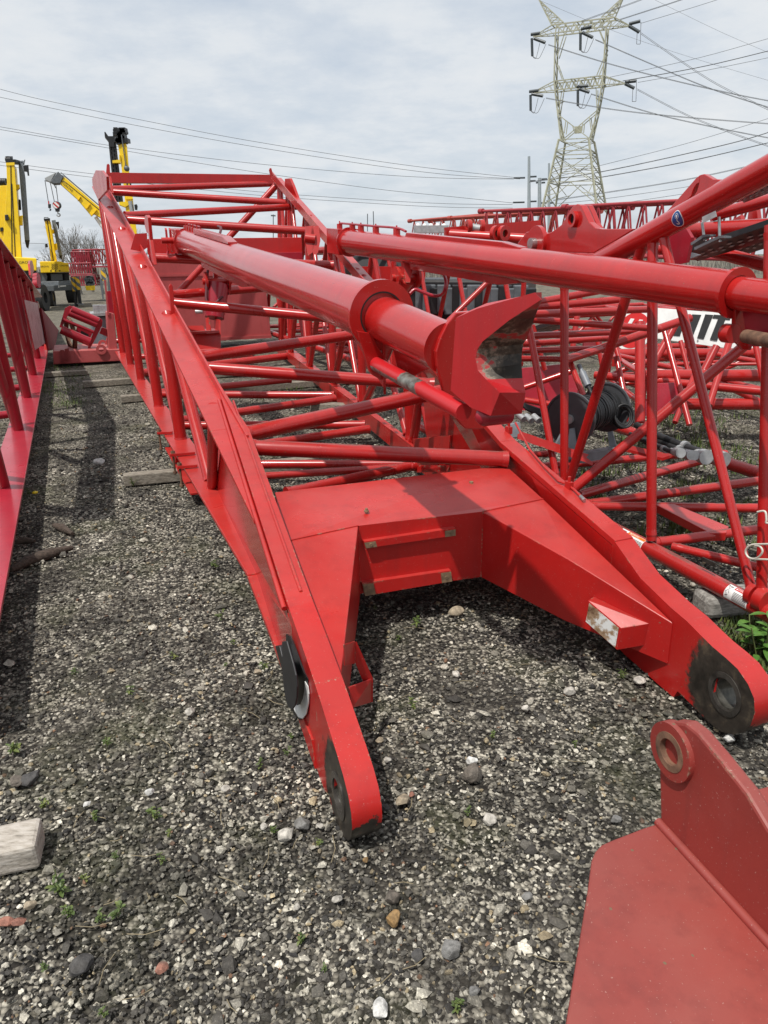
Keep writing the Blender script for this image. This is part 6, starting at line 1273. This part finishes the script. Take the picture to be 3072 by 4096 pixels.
for a in ((2400,3072,1610,1800,1500,.07),(2300,3072,1800,2010,900,.08),(2620,2760,2080,2170,160,.07),(2560,3072,2010,2240,420,.07),(2880,3072,2480,2720,1500,.035),(2100,2420,1500,1640,250,.10),(180,310,1470,1560,300,.06),(520,600,1470,1530,200,.08),(200,300,1540,1620,260,.05),(800,1260,1545,1600,380,.06),(880,1200,1690,1760,160,.05),(250,330,1100,1150,200,.25)): grass(*a)
tag(gr.build('grass', LEAF), kind='stuff')
# dry twigs lying about
m = MB()
for k in range(60):
    x, y = rnd.uniform(100,2300), rnd.uniform(2300,4000); g_ = Zp(x,y,.012); a = rnd.uniform(0,2*PI); L = rnd.uniform(.03,.10); e = V3((math.cos(a),math.sin(a),rnd.uniform(-.03,.08)))*L; m.path([g_, g_+e*.5+V3((e.y,-e.x,0))*.1, g_+e], .0014, 4)
tag(m.build('dry_stalks', plain('dry_stalk',(.22,.18,.11),.8)), kind='stuff')
# ---------------------------------------------------------------- camera, light, sky
cd = bpy.data.cameras.new('camera'); cam = bpy.data.objects.new('camera', cd); C.objects.link(cam)
cd.sensor_fit = 'VERTICAL'; cd.sensor_height = 36; cd.lens = F/4096*36; cd.clip_end = 5000; cd.clip_start = .02
M_ = Matrix(((EX.x,-EY.x,-FW.x),(EX.y,-EY.y,-FW.y),(EX.z,-EY.z,-FW.z))).to_4x4(); M_.translation = CAM
cam.matrix_world = M_; SC.camera = cam
sd = (UP - A*.28 - B*.41).normalized()
sl = bpy.data.lights.new('sun', 'SUN'); sl.energy = 4.2; sl.angle = math.radians(.9); sl.color = (1,.96,.90)
so = bpy.data.objects.new('sun', sl); C.objects.link(so); so.rotation_euler = sd.to_track_quat('Z','Y').to_euler(); so.location = (0,0,30)
w = bpy.data.worlds.new('World'); SC.world = w; w.use_nodes = True; nt = w.node_tree; bg = nt.nodes['Background']
sky = nd(nt, 'ShaderNodeTexSky', sky_type='NISHITA', sun_disc=False); sky.sun_elevation = math.asin(sd.z); sky.sun_rotation = math.atan2(sd.x, sd.y); sky.air_density = 1.0; sky.dust_density = 2.0
tc = nd(nt, 'ShaderNodeTexCoord'); dirv = tc.outputs['Generated']
sp = nd(nt, 'ShaderNodeSeparateXYZ'); nt.links.new(dirv, sp.inputs[0])
zz = math_(nt, 'ADD', math_(nt, 'MAXIMUM', sp.outputs[2], 0.0), .16)
cx = nd(nt, 'ShaderNodeCombineXYZ'); nt.links.new(math_(nt,'DIVIDE',sp.outputs[0],zz), cx.inputs[0]); nt.links.new(math_(nt,'DIVIDE',sp.outputs[1],zz), cx.inputs[1])
cn = noise_(nt, cx.outputs[0], 1.05, 9, .58); cn2 = noise_(nt, cx.outputs[0], 3.4, 8, .62)
cm = math_(nt,'ADD', math_(nt,'MULTIPLY',cn,.62), math_(nt,'MULTIPLY',cn2,.38))
cov = ramp(nt, cm, [(.36,(.72,.72,.72)),(.54,(.96,.96,.96))])
cc = ramp(nt, cm, [(.36,(5.75,6.3,6.95)),(.47,(6.1,6.55,7.05)),(.57,(6.65,6.95,7.25)),(.66,(7.2,7.35,7.5)),(.74,(6.8,7.05,7.35))])
nt.links.new(mixc(nt, cov, sky.outputs[0], cc), bg.inputs[0]); bg.inputs[1].default_value = .117
SC.view_settings.view_transform = 'Standard'; SC.view_settings.look = 'None'; SC.view_settings.exposure = 0; SC.view_settings.gamma = 1
